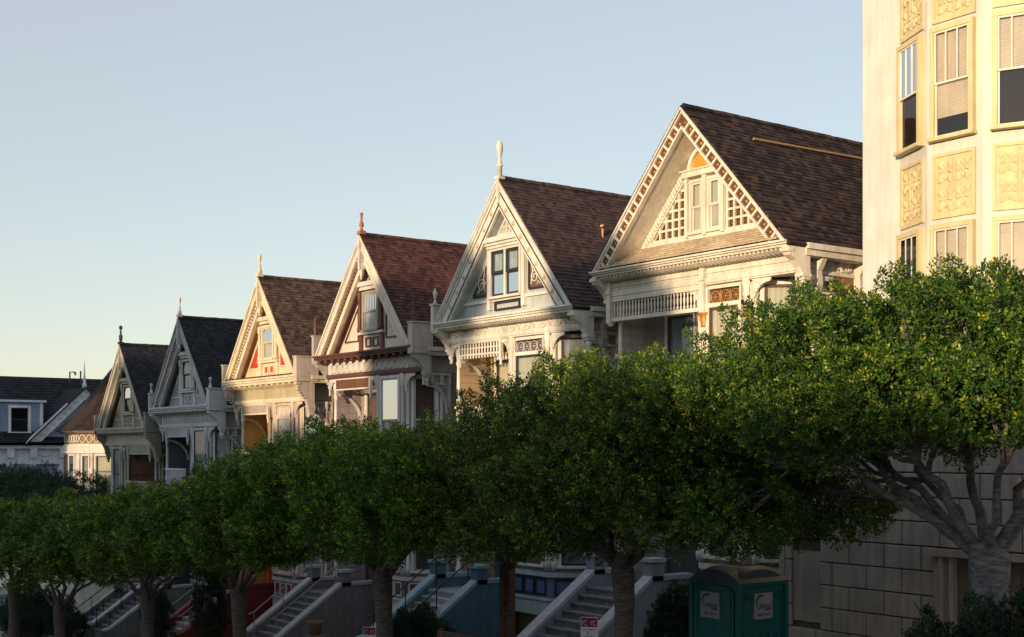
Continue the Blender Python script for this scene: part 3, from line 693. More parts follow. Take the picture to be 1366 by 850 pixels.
# --- gable of the pale blue house
def gable_bossed(root, C, G, th, cs):
    W, A, E = C['W'], C['A'], C['E']; mt = C['mats']; trim = mt['trim']; dark = mt['sash']
    f = MB(); rakes(f, W, A, E, .03, .08, -.12, .05); rakes(f, W, A, E, .08, .14, -.09, .05); rakes(f, W, A, E,   .14, .232, -.04, .05)
    rakes(f, W, A, E, .277, .483, -.05, .05); rakes(f, W, A, E,   .523, .58, -.03, .05)
    b = f.build('bargeboard', trim, root)
    f = MB(); rakes(f, W, A, E, .232, .277, -.046, -.01); rakes(f, W, A, E, .483, .523, -.046, -.01); f.build('rake_grooves', dark, b)
    f = MB(); pts, a = rake_pts(W, A, E, .38, .55, E+.15, E+A-.5)
    for x, z in pts:
        for s in (-1, 1): f.knob((s*x, -.05, z), .06, .9); f.knob((s*x, -.05, z), .085, .25)
    f.build('bosses', C['boss'], b)
    f = MB(); rakes(f, W, A, E, .46, .57, .05, G); f.build('soffit', C.get('soffit', mt['body']), b)
    k = MB(); zt = E+A; k.box(-.06, .06, -.1, .1, zt-.75, zt-.05); k.build('king_post', trim, root)
    fn = MB(); fn.box(-.11, .11, -.12, .1, zt-.06, zt+.02); fn.lathe((0, -.01, zt), FINIAL['tall'], 12); fn.build('finial', trim, root)
    y = G
    hd = MB(); hd.box(-.95, .95, y-.34, y, E+2.13, E+2.21); hd.box(-.88, .88, y-.26, y, E+2.05, E+2.13); hd.box(-.82, .82, y-.2, y, E+1.97, E+2.05); hd.prism([(-.95, E+2.21), (.95, E+2.21), (.85, E+2.28), (-.85, E+2.28)], 'y', y-.3, y)
    hd.box(-W+.75, W-.75, y-.07, y, E+.44, E+.52); hd.box(-.9, -.76, y-.12, y, E+.2, E+1.97); hd.box(.76, .9, y-.12, y, E+.2, E+1.97); hd.build('window_hood', trim, root)
    window(root, frame(0, y, 0), -.68, .68, E+.57, E+1.9, trim, dark, 'lace', cw=.07, dep=.14, mull=1, mid=.5, sw=.07)
    pm = MB(); panel(pm, -.62, .62, E+.16, E+.42, y, .06, .06); pm.build('apron_panel', dark, root)
    xr = lambda z, o: (E+A-o/cs-z)/math.tan(th)
    tf = MB(); fl = MB(); rl = MB(); zb = E+.66
    for s in (-1, 1):
        x0 = s*1.02; zt = E+A-.8/cs-1.02*math.tan(th); xe = s*xr(zb, .8)
        tri_panel(tf, fl, [(x0, zb), (xe, zb), (x0, zt)], y, .07)
        cx, cz = (x0*.62+xe*.38), zb+.32
        rl.tube([(cx+.2*math.cos(a_*.5)*(1-a_/26), y-.025, cz+.2*math.sin(a_*.5)*(1-a_/26)) for a_ in range(22)], .022, 6)
        rl.tube([(x0+s*.1, y-.025, zb+.12), (x0+s*.18, y-.025, zb+.5), (x0+s*.1, y-.025, zb+.75), (x0+s*.16, y-.025, zb+.85)], .022, 6)
        rl.tube([(cx+s*.1, y-.025, zb+.1), (xe-s*.3, y-.025, zb+.2), (xe-s*.2, y-.025, zb+.1)], .02, 6)
    tf.build('side_panels', dark, root); fl.build('panel_fill', C['boss2'], root); rl.build('panel_relief', trim, root)
    # trellis in the peak
    tl = MB(); z = E+2.36; rakes(tl, W, A, E, .66, .71, y-.05, y, z)
    while xr(z, .71) > .06:
        x = xr(z, .71); tl.box(-x, x, y-.04, y, z-.02, z+.02); k = -x+.05
        while k < x: tl.box(k-.018, k+.018, y-.035, y, z+.02, min(z+.19, E+A-.71/cs-abs(k)*math.tan(th))) if E+A-.71/cs-abs(k)*math.tan(th) > z+.03 else None; k += .16
        z += .2
    tl.build('peak_trellis', trim, root)

def screen_baluster(root, C, by, fx_l, fx_r):
    W = C['W']; trim = C['mats']['trim']; z1 = C['ZL']; a, b = -W+.22, C['bay'][0]+.12
    fr = MB(); fr.box(a, b, .36, .48, z1-.1, z1-.001); fr.box(a-.02, b, .34, .5, z1-.62, z1-.52)
    for x in (a, b): fr.box(x-.08, x+.08, .3, .5, z1-.66, z1+.5); fr.box(x-.1, x+.1, .26, .5, z1+.1, z1+.2); fr.lathe((x, .4, z1-.75), [(.02, 0), (.08, .04), (.08, .1)], 8)
    s = fr.build('porch_screen', trim, root)
    bl = MB(); x = a+.13
    while x < b-.08: bl.lathe((x, .42, z1-.52), [(.022, 0), (.034, .06), (.017, .11), (.03, .2), (.03, .27), (.017, .33), (.032, .38), (.022, .42)], 8); x += .118
    bl.build('balusters', trim, s)
    cp = MB()
    for (x, y) in ((b, .42), (C['bay'][1], .44)): cp.lathe((x, y, z1-1.02), [(.09, 0), (.1, .06), (.09, .1), (.13, .2), (.12, .25), (.17, .33), (.18, .36)], 10)
    cp.build('column_capitals', M['gold'], s)
    cl = MB()
    for (x, y) in ((b, .42), (C['bay'][1], .44)): cl.box(x-.1, x+.1, y-.1, y+.1, 6.25, z1-1.02)
    cl.build('front_columns', trim, s)
    rs = MB()
    for (x, y) in ((b, .42), (C['bay'][1], .44)):
        for k in range(5): rs.knob((x, y-.1, z1-1.3-.36*k), .06, .6)
    rs.build('column_bosses', C['brown'], s)

# ------------------------------------------------------------------ palettes of the six houses
def P(n, c, **k): return paint(n, c, **k)
COS = .645
iron = M['rail']
sash_dark = P('navy_sash', (.022, .027, .04)); sash_brown = P('umber_sash', (.09, .05, .035)); sash_cream = P('cream_sash', (.68, .6, .42)); sash_white = P('grey_sash', (.42, .42, .43))
roof_brown = shingle('brown_shingles', (.008, .006, .007), (.03, .019, .018), (.095, .055, .044), COS, .145, .22)
roof_plum = shingle('plum_shingles', (.026, .017, .019), (.058, .036, .036), (.1, .065, .058), COS, .145, .19)
roof_red = shingle('russet_shingles', (.03, .015, .015), (.08, .035, .03), (.15, .062, .045), COS, .145, .19)
roof_tan = shingle('tan_shingles', (.028, .018, .016), (.08, .05, .038), (.15, .095, .066), COS, .145, .19)
roof_slate = shingle('slate_shingles', (.008, .009, .013), (.017, .019, .026), (.032, .034, .042), COS, .145, .19)
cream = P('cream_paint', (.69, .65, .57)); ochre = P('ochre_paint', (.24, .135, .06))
gapron = P('buff_shingle', (.5, .4, .27), var=.3)
hs = []
hs.append(dict(X=-22.6, W=3.32, A=3.68, E=9.75, up=.34, ch=.14, mh=.14, beads=True, side_frieze=True, n_mod=48, mod_w=.03, con=.85, G=.85, blocks=(), bay=(.2, 1.75, .9, 1.15),
  label='cream house with coffered square gable trim and a sunburst over its twin attic window', gable=gable_coffered, screen=screen_baluster,
  coffer=P('coffer_umber', (.06, .032, .02)), brown=P('coffer_brown', (.11, .055, .028)), boss=P('ochre_boss', (.2, .115, .05)), sun=P('sunburst_gold', (.6, .33, .05)), apron=gapron, transom=True, tracery=M['gold'], tr_n=3, tr_k='wreath', stairs=(-2.6, -.7), rails=False,
  curtains=('cream_blind', 'cream_blind', 'lace'),
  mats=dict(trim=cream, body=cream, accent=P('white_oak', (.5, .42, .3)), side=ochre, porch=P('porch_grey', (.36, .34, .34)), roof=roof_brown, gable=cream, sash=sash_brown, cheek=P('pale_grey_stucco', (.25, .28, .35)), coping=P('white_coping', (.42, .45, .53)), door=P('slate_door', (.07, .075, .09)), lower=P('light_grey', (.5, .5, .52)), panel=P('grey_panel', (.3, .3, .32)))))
white2 = P('ivory_paint', (.66, .64, .59)); blue2 = P('powder_blue', (.42, .465, .46)); teal = P('teal_stucco', (.085, .17, .24))
hs.append(dict(X=-30.1, W=3.35, A=3.95, E=9.69, up=.38, ch=.19, mh=.08, n_mod=46, mod_w=.035, con=.95, G=.3, blocks=(-1,), block_h=.55, fin2='urn', fin2_mat=white2,
  bay=(-.05, 1.75, .95, 1.15),
  label='pale blue house with gold bosses on its rakes and paired dark sashes', gable=gable_bossed, screen=screen_lattice, pegs=True, side_frieze=True, boss=P('brass_yellow', (.55, .44, .26)), boss2=P('umber_fill', (.16, .1, .07)),
  transom=True, tracery=P('silver', (.4, .36, .36)), scroll=('s', 17), curtains=('blind', 'lace', 'cream_blind'),
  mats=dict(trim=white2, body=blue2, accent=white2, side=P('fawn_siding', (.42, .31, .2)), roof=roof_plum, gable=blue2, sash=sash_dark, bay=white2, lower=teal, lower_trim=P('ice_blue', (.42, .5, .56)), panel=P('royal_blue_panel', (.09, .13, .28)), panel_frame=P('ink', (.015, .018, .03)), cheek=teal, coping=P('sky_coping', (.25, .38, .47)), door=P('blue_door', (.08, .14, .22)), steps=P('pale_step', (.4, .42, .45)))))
lav = P('lavender_white', (.6, .575, .575)); mar = P('maroon_paint', (.115, .05, .043)); lavs = P('lavender_siding', (.3, .26, .27))
hs.append(dict(X=-38.0, W=3.23, A=3.95, E=9.84, up=.2, ch=.17, mh=.13, mod='ball', n_mod=14, con=1.0, mod_mat=mar, cornice_mat=mar, band_mat=mar, scroll=('wreath', 15), relief_mat=lav,
  label='lavender and white house with a maroon cornice and maroon drops beneath it', gable=gable_std, screen=screen_lattice, lattice_mat=P('rust_lattice', (.2, .1, .06)),
  finial='spindle', fin_mat=P('terracotta', (.4, .13, .05)), fin2_mat=mar, dentil_back=mar, dentil_mat=P('rust_dentils', (.24, .11, .065)), soffit=mar, bead=lav, panel_line=mar, gw_trim=P('grey_taupe', (.33, .29, .27)), col_mat=mar, topm=4, curtains=('lace', 'red_blind', 'red_blind'), gable_cur='lace', porch_cur='red_blind',
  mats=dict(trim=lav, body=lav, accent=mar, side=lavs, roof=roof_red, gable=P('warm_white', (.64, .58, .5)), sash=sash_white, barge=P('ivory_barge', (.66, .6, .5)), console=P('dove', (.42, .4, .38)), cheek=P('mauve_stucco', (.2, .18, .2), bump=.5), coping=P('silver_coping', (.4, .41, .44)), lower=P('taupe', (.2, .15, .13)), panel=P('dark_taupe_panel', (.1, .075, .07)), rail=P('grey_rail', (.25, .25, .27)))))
yel = P('straw_paint', (.64, .56, .36)); pink = P('shell_trim', (.5, .42, .38)); red = P('vermilion', (.5, .05, .03))
hs.append(dict(X=-45.8, W=3.15, A=3.92, E=10.0, up=.05, ch=.26, mh=.16, ribs=True, con=1.55, n_mod=13, mod_w=.075, block_fin=False, block_h=.62, block_d=.8, ledge=P('dark_flashing', (.05, .03, .03)),
  label='straw yellow house with two vermilion triangles in its gable', gable=gable_std, screen=screen_lattice, finial='club', dentil_back=P('umber_strip', (.12, .06, .03)), soffit=P('brown_soffit', (.24, .12, .05)), bead=yel, tri_fill=red, apron_fill=red, frieze_mat=P('sage_buff', (.42, .37, .24)), gable_cur='blind', lattice_mat=pink,
  transom=True, tracery=P('pewter', (.5, .48, .46)), curtains=('lace', 'lace', 'lace'), rails=True,
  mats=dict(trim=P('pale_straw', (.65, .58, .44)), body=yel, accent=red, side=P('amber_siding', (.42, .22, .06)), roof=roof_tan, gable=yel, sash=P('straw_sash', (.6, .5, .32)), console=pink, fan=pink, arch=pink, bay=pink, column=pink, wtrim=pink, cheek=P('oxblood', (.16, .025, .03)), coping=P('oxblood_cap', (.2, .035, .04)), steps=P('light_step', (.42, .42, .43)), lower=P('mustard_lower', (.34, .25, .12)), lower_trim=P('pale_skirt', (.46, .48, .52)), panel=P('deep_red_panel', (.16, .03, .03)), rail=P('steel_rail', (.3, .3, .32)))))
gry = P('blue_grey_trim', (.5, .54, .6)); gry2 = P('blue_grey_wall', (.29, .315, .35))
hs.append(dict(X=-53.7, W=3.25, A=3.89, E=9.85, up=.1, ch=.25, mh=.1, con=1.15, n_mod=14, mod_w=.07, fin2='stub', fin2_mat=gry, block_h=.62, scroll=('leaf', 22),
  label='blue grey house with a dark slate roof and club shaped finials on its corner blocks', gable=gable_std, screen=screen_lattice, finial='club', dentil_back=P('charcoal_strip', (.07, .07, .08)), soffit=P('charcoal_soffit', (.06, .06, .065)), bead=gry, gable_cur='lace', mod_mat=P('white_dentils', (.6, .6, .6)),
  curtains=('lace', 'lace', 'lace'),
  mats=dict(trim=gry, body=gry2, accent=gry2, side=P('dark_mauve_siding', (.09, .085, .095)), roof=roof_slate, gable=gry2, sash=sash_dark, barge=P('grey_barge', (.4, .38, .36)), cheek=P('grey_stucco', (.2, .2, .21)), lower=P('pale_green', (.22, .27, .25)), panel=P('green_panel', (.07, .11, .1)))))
olv = P('olive_grey', (.2, .2, .175)); olt = P('olive_trim', (.4, .395, .34))
hs.append(dict(X=-60.9, W=3.35, A=4.01, E=9.68, up=.15, ch=.25, mh=.1, con=1.4, n_mod=16, mod_w=.05, block_fin=False, block_h=.6, mirror=True, bay=(-2.45, -.95, .45, 1.5), stairs=(.9, 2.7), finial='ball', fin_mat=sash_dark,
  label='olive grey house with a dark ball finial, last narrow gable before the corner turret', gable=gable_std, screen=screen_lattice, dentil_back=P('olive_strip', (.06, .055, .045)), soffit=P('olive_soffit', (.05, .045, .04)), bead=olt, mod_mat=P('dull_white', (.5, .48, .44)), gable_cur='room', lattice_mat=olt,
  curtains=('lace', 'tan_blind', 'lace'),
  mats=dict(trim=olt, body=olv, accent=olt, side=P('putty_siding', (.3, .28, .24)), roof=roof_slate, gable=olv, sash=sash_dark, console=olv, cheek=P('dim_stucco', (.17, .17, .17)))))
for c in hs: victorian(c)
# added orange tube on the cream house's roof, standing in for a sunlit edge
rp = MB(); rp.tube([(1.3, 1.9, 0), (1.22, 7.5, .02)], .028, 8)
h1 = [o for o in col.objects if o.name == 'victorian_house'][0]
th1 = math.atan2(3.68, 3.32); off = .55
rp = MB(); rp.tube([(.72, 1.7, 9.75+3.68-.72*math.tan(th1)+.09), (.55, 9.5, 9.75+3.68-.55*math.tan(th1)+.1)], .03, 8); rp.build('roof_conduit', P('weathered_timber', (.4, .24, .11)), h1)

h2 = bpy.data.objects['victorian_house.001']
rp = MB(); rp.tube([(1.4, 2.7, 11.8), (1.4, 2.7, 12.3)], .04, 8); rp.tube([(1.4, 2.7, 12.28), (1.52, 2.55, 12.3)], .04, 8); rp.lathe((1.4, 2.7, 12.28), [(.05, 0), (.07, .05), (.02, .1)], 8); rp.build('roof_vent', M['gold'], h2)
# ------------------------------------------------------------------ turret house beyond the row
tz = ground(-69.1)
tu = empty('turret_house', (-69.1, 25.2, tz)); tag(tu, 'corner house with a shingled bell-shaped turret roof and lacy white frieze', 'house')
def octa(ap): return [(ap/math.cos(math.pi/8)*math.cos(math.pi/8+k*math.pi/4), ap/math.cos(math.pi/8)*math.sin(math.pi/8+k*math.pi/4)) for k in range(8)]
m = MB(); m.prism(octa(2.9), 'z', -.6, 9.6); m.box(-3.6, 3.0, 1.2, 11, -.6, 9.9); m.build('turret_wall', P('chalk_wall', (.52, .5, .48)), tu)
m = MB(); m.prism(octa(2.99), 'z', 9.25, 9.6); m.prism(octa(3.02), 'z', 5.5, 5.85); m.prism(octa(3.0), 'z', 4.9, 5.0); m.prism(octa(3.05), 'z', 9.18, 9.27); m.build('turret_bands', P('chalk_trim', (.58, .56, .54)), tu)
m = MB(); m.prism(octa(2.86), 'z', 9.6, 10.3); m.build('frieze', P('tan_frieze', (.25, .13, .06)), tu)
m = MB()
for k in range(8):
    mx = Matrix.Rotation(k*math.pi/4, 4, 'Z') @ Matrix.Translation((-1.2, -2.9, 0)); m.M = mx
    for i in range(6):
        cx = .2+i*.4; m.tube([(cx+.17*math.cos(t*math.pi/5), -.0, 9.95+.2*math.sin(t*math.pi/5)) for t in range(11)], .035, 5, False)
    m.box(0, 2.4, -.02, .03, 9.6, 9.68); m.box(0, 2.4, -.02, .03, 10.22, 10.3)
m.build('frieze_lace', P('lace_white', (.6, .58, .55)), tu)
m = MB(); m.prism(octa(3.3), 'z', 10.3, 10.4); m.prism(octa(3.15), 'z', 10.22, 10.3); m.build('eaves', P('dark_eaves', (.1, .075, .06)), tu)
prof = [(3.35, 10.4), (3.0, 10.68), (2.6, 11.1), (2.2, 11.6), (1.85, 12.08), (1.5, 12.6), (1.1, 13.15), (.75, 13.65), (.35, 14.2), (.03, 14.65)]
m = MB(); oo = []
for (r0, z0), (r1, z1) in zip(prof, prof[1:]):
    for j in range(3):
        a0, a1 = r0+(r1-r0)*j/3, r0+(r1-r0)*(j+1)/3; y0, y1 = z0+(z1-z0)*j/3, z0+(z1-z0)*(j+1)/3
        A_ = octa(a0+.02); B_ = octa(max(a1, .02)); m.add([(x, y, y0-.03) for x, y in A_]+[(x, y, y0) for x, y in A_]+[(x, y, y1+.01) for x, y in B_], [(k, (k+1) % 8, 8+(k+1) % 8, 8+k) for k in range(8)]+[(8+k, 8+(k+1) % 8, 16+(k+1) % 8, 16+k) for k in range(8)])
troof = shingle('turret_shingles', (.01, .008, .009), (.022, .015, .015), (.042, .026, .022), 1, .2, .3)
m.build('turret_roof', troof, tu)
m = MB(); m.prism([(-3.9, 9.85), (3.2, 9.85), (-.3, 12.6)], 'y', 1.2, 11.3); m.build('rear_roof', roof_slate, tu)
cw_ = P('chalk_window_trim', (.56, .54, .53)); st_ = P('slate_blue_sash', (.05, .08, .12))
fW = frame(-1.2, -2.9, 0); fS = frame(1.2, -2.9, 45); fN = frame(-2.9-.001, -1.2+2.4*0, -90)
window(tu, fW, 1.1, 1.85, 6.05, 9.05, cw_, st_, 'lace', mid=.72)
window(tu, fS, .22, .56, 6.05, 9.05, cw_, st_, 'lace', mid=.72, cw=.07)
window(tu, fS, .98, 1.95, 6.05, 9.05, cw_, st_, 'blind', mid=.72)
m = MB(fS); m.lathe((.77, -.1, 5.85), [(.13, 0), (.13, .4), (.09, .5), (.08, 2.2), (.13, 2.3), (.13, 2.5), (.09, 2.6), (.09, 3.1), (.13, 3.3)], 10); m.lathe((0, -.02, 5.85), [(.13, 0), (.13, .4), (.09, .5), (.08, 2.9), (.13, 3.0), (.13, 3.3)], 10); m.build('corner_columns', cw_, tu)
m = MB(fW); m.box(.03, .86, -.05, 0, 5.9, 9.1); m.build('brick_flue', P('dark_brick', (.12, .08, .07), bump=.6), tu)
m = MB(fS)
for i in range(3): panel(m, .2+i*.62, .72+i*.62, 5.15, 5.48, 0, .06, .06)
m.M = fW
for i in range(3): panel(m, .2+i*.62, .72+i*.62, 5.15, 5.48, 0, .06, .06)
m.build('apron_panels', cw_, tu)

# ------------------------------------------------------------------ blue house across the side street
bz = ground(-80)
bh = empty('blue_house', (-80, 24, bz)); tag(bh, 'blue and white house with a dormer and a pedimented gable under a long dark roof', 'house')
bl = P('cornflower_siding', (.24, .3, .42)); bw = P('blue_white_trim', (.62, .65, .7))
m = MB(); m.box(-9, 0, -9, 8, -.6, 10.7); m.build('house_wall', bl, bh)
F90 = frame(0, 0, 90)
m = MB(F90); siding(m, -9, 8, .2, 9.6, 0, .22); m.build('siding', bl, bh)
rf = MB()
n = 22
for i in range(n):
    t0, t1 = i/n, (i+1)/n
    rf.prism([(.45-5*t0, 10.82+4.2*t0+.02), (.45-5*t1-.04, 10.82+4.2*t1), (.45-5*t1, 10.62+4.2*t1), (.45-5*t0, 10.62+4.2*t0)], 'y', -9.5, 8.4)
rf.prism([(-4.55, 15.02), (-9.5, 10.8), (-9.5, 10.6), (-4.55, 14.82)], 'y', -9.5, 8.4)
shing2 = shingle('night_shingles', (.007, .008, .012), (.014, .016, .023), (.026, .028, .036), .77, .22, .3)
r_ = rf.build('roof', shing2, bh)
m = MB(); m.tube([(-4.2, 3.05, 14.6), (-4.2, 3.05, 15.4), (-4.2, 3.4, 15.4)], .05, 8); m.tube([(-4.2, 3.75, 14.6), (-4.2, 3.75, 15.5)], .05, 8); m.tube([(-4.2, 3.4, 15.4), (-4.2, 3.4, 15.2)], .06, 8); m.build('vent_pipes', P('lead_pipe', (.06, .06, .065)), r_)
m = MB(F90); m.box(-9.5, 8.3, -.35, 0, 10.45, 10.7); m.box(-9.5, 8.3, -.45, -.02, 10.6, 10.78); m.box(-9, 8, -.08, 0, 9.6, 10.45); m.box(-9, 8, -.14, 0, 9.5, 9.6)
for u in (-3.6, -1.9, -.55, 1.2, 5.6): m.box(u-.18, u+.18, -.2, 0, 5, 10.45); m.box(u-.26, u+.26, -.28, 0, 9.0, 9.3); m.box(u-.2, u+.2, -.34, 0, 9.9, 10.45)
m.build('entablature', bw, bh)
m = MB(F90)
for k in range(9): 
    c0 = -8+k*1.9
    m.tube([(c0+.08*i, -.1, 10.25-.26*math.sin(i/14*math.pi)) for i in range(15)], .035, 5); m.knob((c0, -.1, 10.25), .08)
m.build('swag_relief', bw, bh)
pk = 13.75; u0, u1 = -.6, 5.6; uc = 2.5   # cross gable
m = MB(F90); m.prism([(u0, 10.72), (u1, 10.72), (uc, pk)], 'y', -.02, 5); m.build('pediment_wall', bl, bh)
m = MB(F90)
s_ = (pk-10.72)/(uc-u0)
for sg in (-1, 1):
    hw = uc-u0
    m.prism([(uc, pk+.38), (uc+sg*(hw+.4), 10.72-.03), (uc+sg*(hw-.28), 10.72-.03), (uc, pk-.3)], 'y', -.4, -.03)
    m.prism([(uc, pk+.45), (uc+sg*(hw+.5), 10.75), (uc+sg*(hw+.36), 10.75), (uc, pk+.34)], 'y', -.52, -.03)
m.build('pediment_rakes', bw, bh)
m = MB(F90)
for sg in (-1, 1):
    for k in range(9):
        t = (k+.5)/9; cx = uc+sg*(uc-u0)*t; cz = pk+.05-(pk-10.7)*t
        m.tube([(cx+.13*math.cos(i*.9)*(1-i/12), -.42, cz+.13*math.sin(i*.9)*(1-i/12)) for i in range(10)], .028, 5)
m.build('rake_scrolls', bw, bh)
m = MB(F90)
for sg in (-1, 1): m.prism([(uc, pk+.47), (uc+sg*3.6, pk+.47-3.6*s_), (uc+sg*3.6, pk+.37-3.6*s_), (uc, pk+.37)], 'y', -.53, 4.5)
m.build('pediment_roof', shing2, bh)
m = MB(F90); m.lathe((uc, -.3, pk+.4), [(.13, 0), (.14, .25), (.08, .35), (.1, .5), (.06, .8), (.03, 1.5), (.01, 1.75)], 8); m.build('finial', bw, bh)
m = MB(F90); m.box(-3.6, .15, .33, 4.2, 11.1, 13.25); d_ = m.build('dormer', bl, bh)
m = MB(F90); siding(m, -3.6, .15, 11.15, 13.2, .33, .2); m.build('dormer_siding', bl, d_)
m = MB(F90); m.box(-3.8, .32, .1, 4.6, 13.25, 13.38); m.box(-.02, .17, .27, .34, 11.1, 13.25); m.build('dormer_trim', bw, d_)
window(bh, F90 @ Matrix.Translation((0, .295, 0)), -1.75, -.75, 11.45, 12.9, bw, sash_dark, 'room', cw=.16)
window(bh, F90 @ Matrix.Translation((0, .295, 0)), -3.5, -2.6, 11.45, 12.9, bw, sash_dark, 'room', cw=.16)
for (a, b, c) in ((-3.1, -2.2, 'lace'), (1.9, 2.7, 'room'), (3.5, 4.3, 'room'), (-6.5, -5.4, 'lace')): window(bh, F90, a, b, 6.4, 8.9, bw, sash_dark, c, cw=.22)

# ------------------------------------------------------------------ apartment block on the corner
ab = empty('apartment_building', (-18.2, 23.2, 0)); tag(ab, 'cream apartment block with a faceted window bay above a rusticated stone base', 'building')
aw = P('cream_stucco', (.6, .595, .555), var=.11, bump=.15); ay = P('yellow_trim', (.6, .52, .3), var=.1); asash = P('white_sash', (.72, .7, .62))
fb_ = P('tan_masonry', (.4, .34, .31), bump=.5, var=.2)
m = MB(); m.box(0, 15, 0, 10, 4, 15.2); m.build('upper_wall', aw, ab)
bp = [(.95, .02), (2.05, -.55), (3.33, -.55), (4.58, .02)]
m = MB(); m.prism(bp, 'z', 4.6, 15.2); m.build('bay_wall', aw, ab)
m = MB(); m.prism([(.7, .02), (1.95, -.75), (3.43, -.75), (4.7, .02)], 'z', 15.2, 15.6); m.box(-.4, 15.3, -.4, 10.2, 15.25, 15.7); m.build('roof_cornice', aw, ab)
a27 = math.degrees(math.atan2(-.57, 1.1)); fl_ = math.hypot(1.1, .57)
facets = [(frame(.95, .02, a27), fl_), (frame(2.05, -.55, 0), 1.28), (frame(3.33, -.55, math.degrees(math.atan2(.57, 1.25))), math.hypot(1.25, .57))]
for i, (fx, wd) in enumerate(facets):
    c = wd/2; hw = .4
    for z0, z1, cz in ((10.72, 12.86, (None, 11.12, 11.8)[i]), (6.7, 8.86, None)):
        window(ab, fx, c-hw, c+hw, z0, z1, ay, asash, ('tan_blind' if z0 > 9 and i == 0 else 'slats'), glass='flat_glass', cw=.1, dep=.13, topm=2, mid=.5, curtain_z=cz, sill=True, sw=.035)
    for z0 in (13.06, 9.08, 5.0):
        o = MB(fx); r = MB(fx); z1 = z0+1.32; panel(o, c-.5, c+.5, z0, z1, 0, .07, .05); o.box(c-.43, c+.43, -.02, 0, z0+.07, z1-.07)
        for a in (-1, 1):
            for b in (-1, 1):
                cx, cz = c+a*.2, (z0+z1)/2+b*.28
                for k in range(8):
                    t = k*math.pi/4; L0, w0 = (.27, .095) if k % 2 else (.17, .05)
                    ct, st_ = math.cos(t), math.sin(t)*1.2
                    Q = lambda a_, b_, y_: (cx+ct*a_-math.sin(t)*b_, y_, cz+st_*a_+math.cos(t)*b_)
                    r.add([Q(.03, 0, -.025), Q(L0*.55, w0, -.022), Q(L0, 0, -.022), Q(L0*.55, -w0, -.022), Q(L0*.55, 0, -.06), Q(L0*.8, w0*.55, -.045), Q(L0*.8, -w0*.55, -.045)], [(0, 1, 4), (1, 5, 4), (5, 2, 4), (2, 6, 4), (6, 3, 4), (3, 0, 4)])
                r.knob((cx, -.02, cz), .035)
            r.tube([(c+a*.02, -.03, z0+.12), (c+a*.05, -.035, (z0+z1)/2), (c+a*.02, -.03, z1-.12)], [.01, .022, .01], 5)
        pa = o.build('ornament_panel', ay, ab); r.build('relief', ay, pa)
# rusticated base
m = MB(); m.box(0, 15, -2.62, .1, -1, 4.55); m.box(-.06, 15.1, -2.78, .1, 4.55, 4.8)
m.build('base_wall', P('mortar', (.1, .08, .07)), ab)
m = MB(); zc = -.6; row = 0
while zc < 4.5:
    x = .12 - (.42 if row % 2 else 0)
    while x < 15:
        x0, x1 = max(.12, x), min(15, x+.83)
        for (lo, hi) in ((.3, 1.06), (3.75, 7.0)):
            if zc < 2.45:
                if lo < 1 and not (zc+.4 > .85): continue
                if x0 < hi and x1 > lo:
                    if x1-lo > hi-x0 and x0 < lo: x1 = min(x1, lo)
                    elif x0 >= lo: x0 = max(x0, min(hi, x1))
                    else: x1 = min(x1, lo)
        if x1-x0 > .04: m.box(x0+.012, x1-.012, -2.7, -2.6, zc+.012, zc+.457-.012)
        x += .83
    zc += .457; row += 1
m.box(0, .12, -2.72, .0, -1, 4.55)
m.build('base_blocks', fb_, ab, .012)
m = MB(); m.box(.32, 1.04, -2.64, -2.6, .9, 2.34); m.build('blind_niche', fb_, ab)
m = MB()
for x0, x1, d in ((3.76, 3.9, .14), (3.9, 3.98, .2), (3.98, 4.12, .12), (4.12, 4.2, .18)): m.box(x0, x1, -2.62-d, -2.6, -1, 2.45)
for x0, x1, d in ((6.8, 6.95, .14),): m.box(x0, x1, -2.62-d, -2.6, -1, 2.45)
m.box(3.7, 7.0, -2.85, -2.6, 2.45, 2.58); m.build('door_surround', fb_, ab)
m = MB(); m.box(4.2, 6.8, -2.66, -2.61, -1, 2.45)
for i in range(4):
    for j in range(4): panel(m, 4.28+i*.63, 4.28+i*.63+.55, .1+j*.58, .1+j*.58+.48, -2.66, .05, .03)
m.build('garage_door', P('tan_door', (.22, .17, .14)), ab)

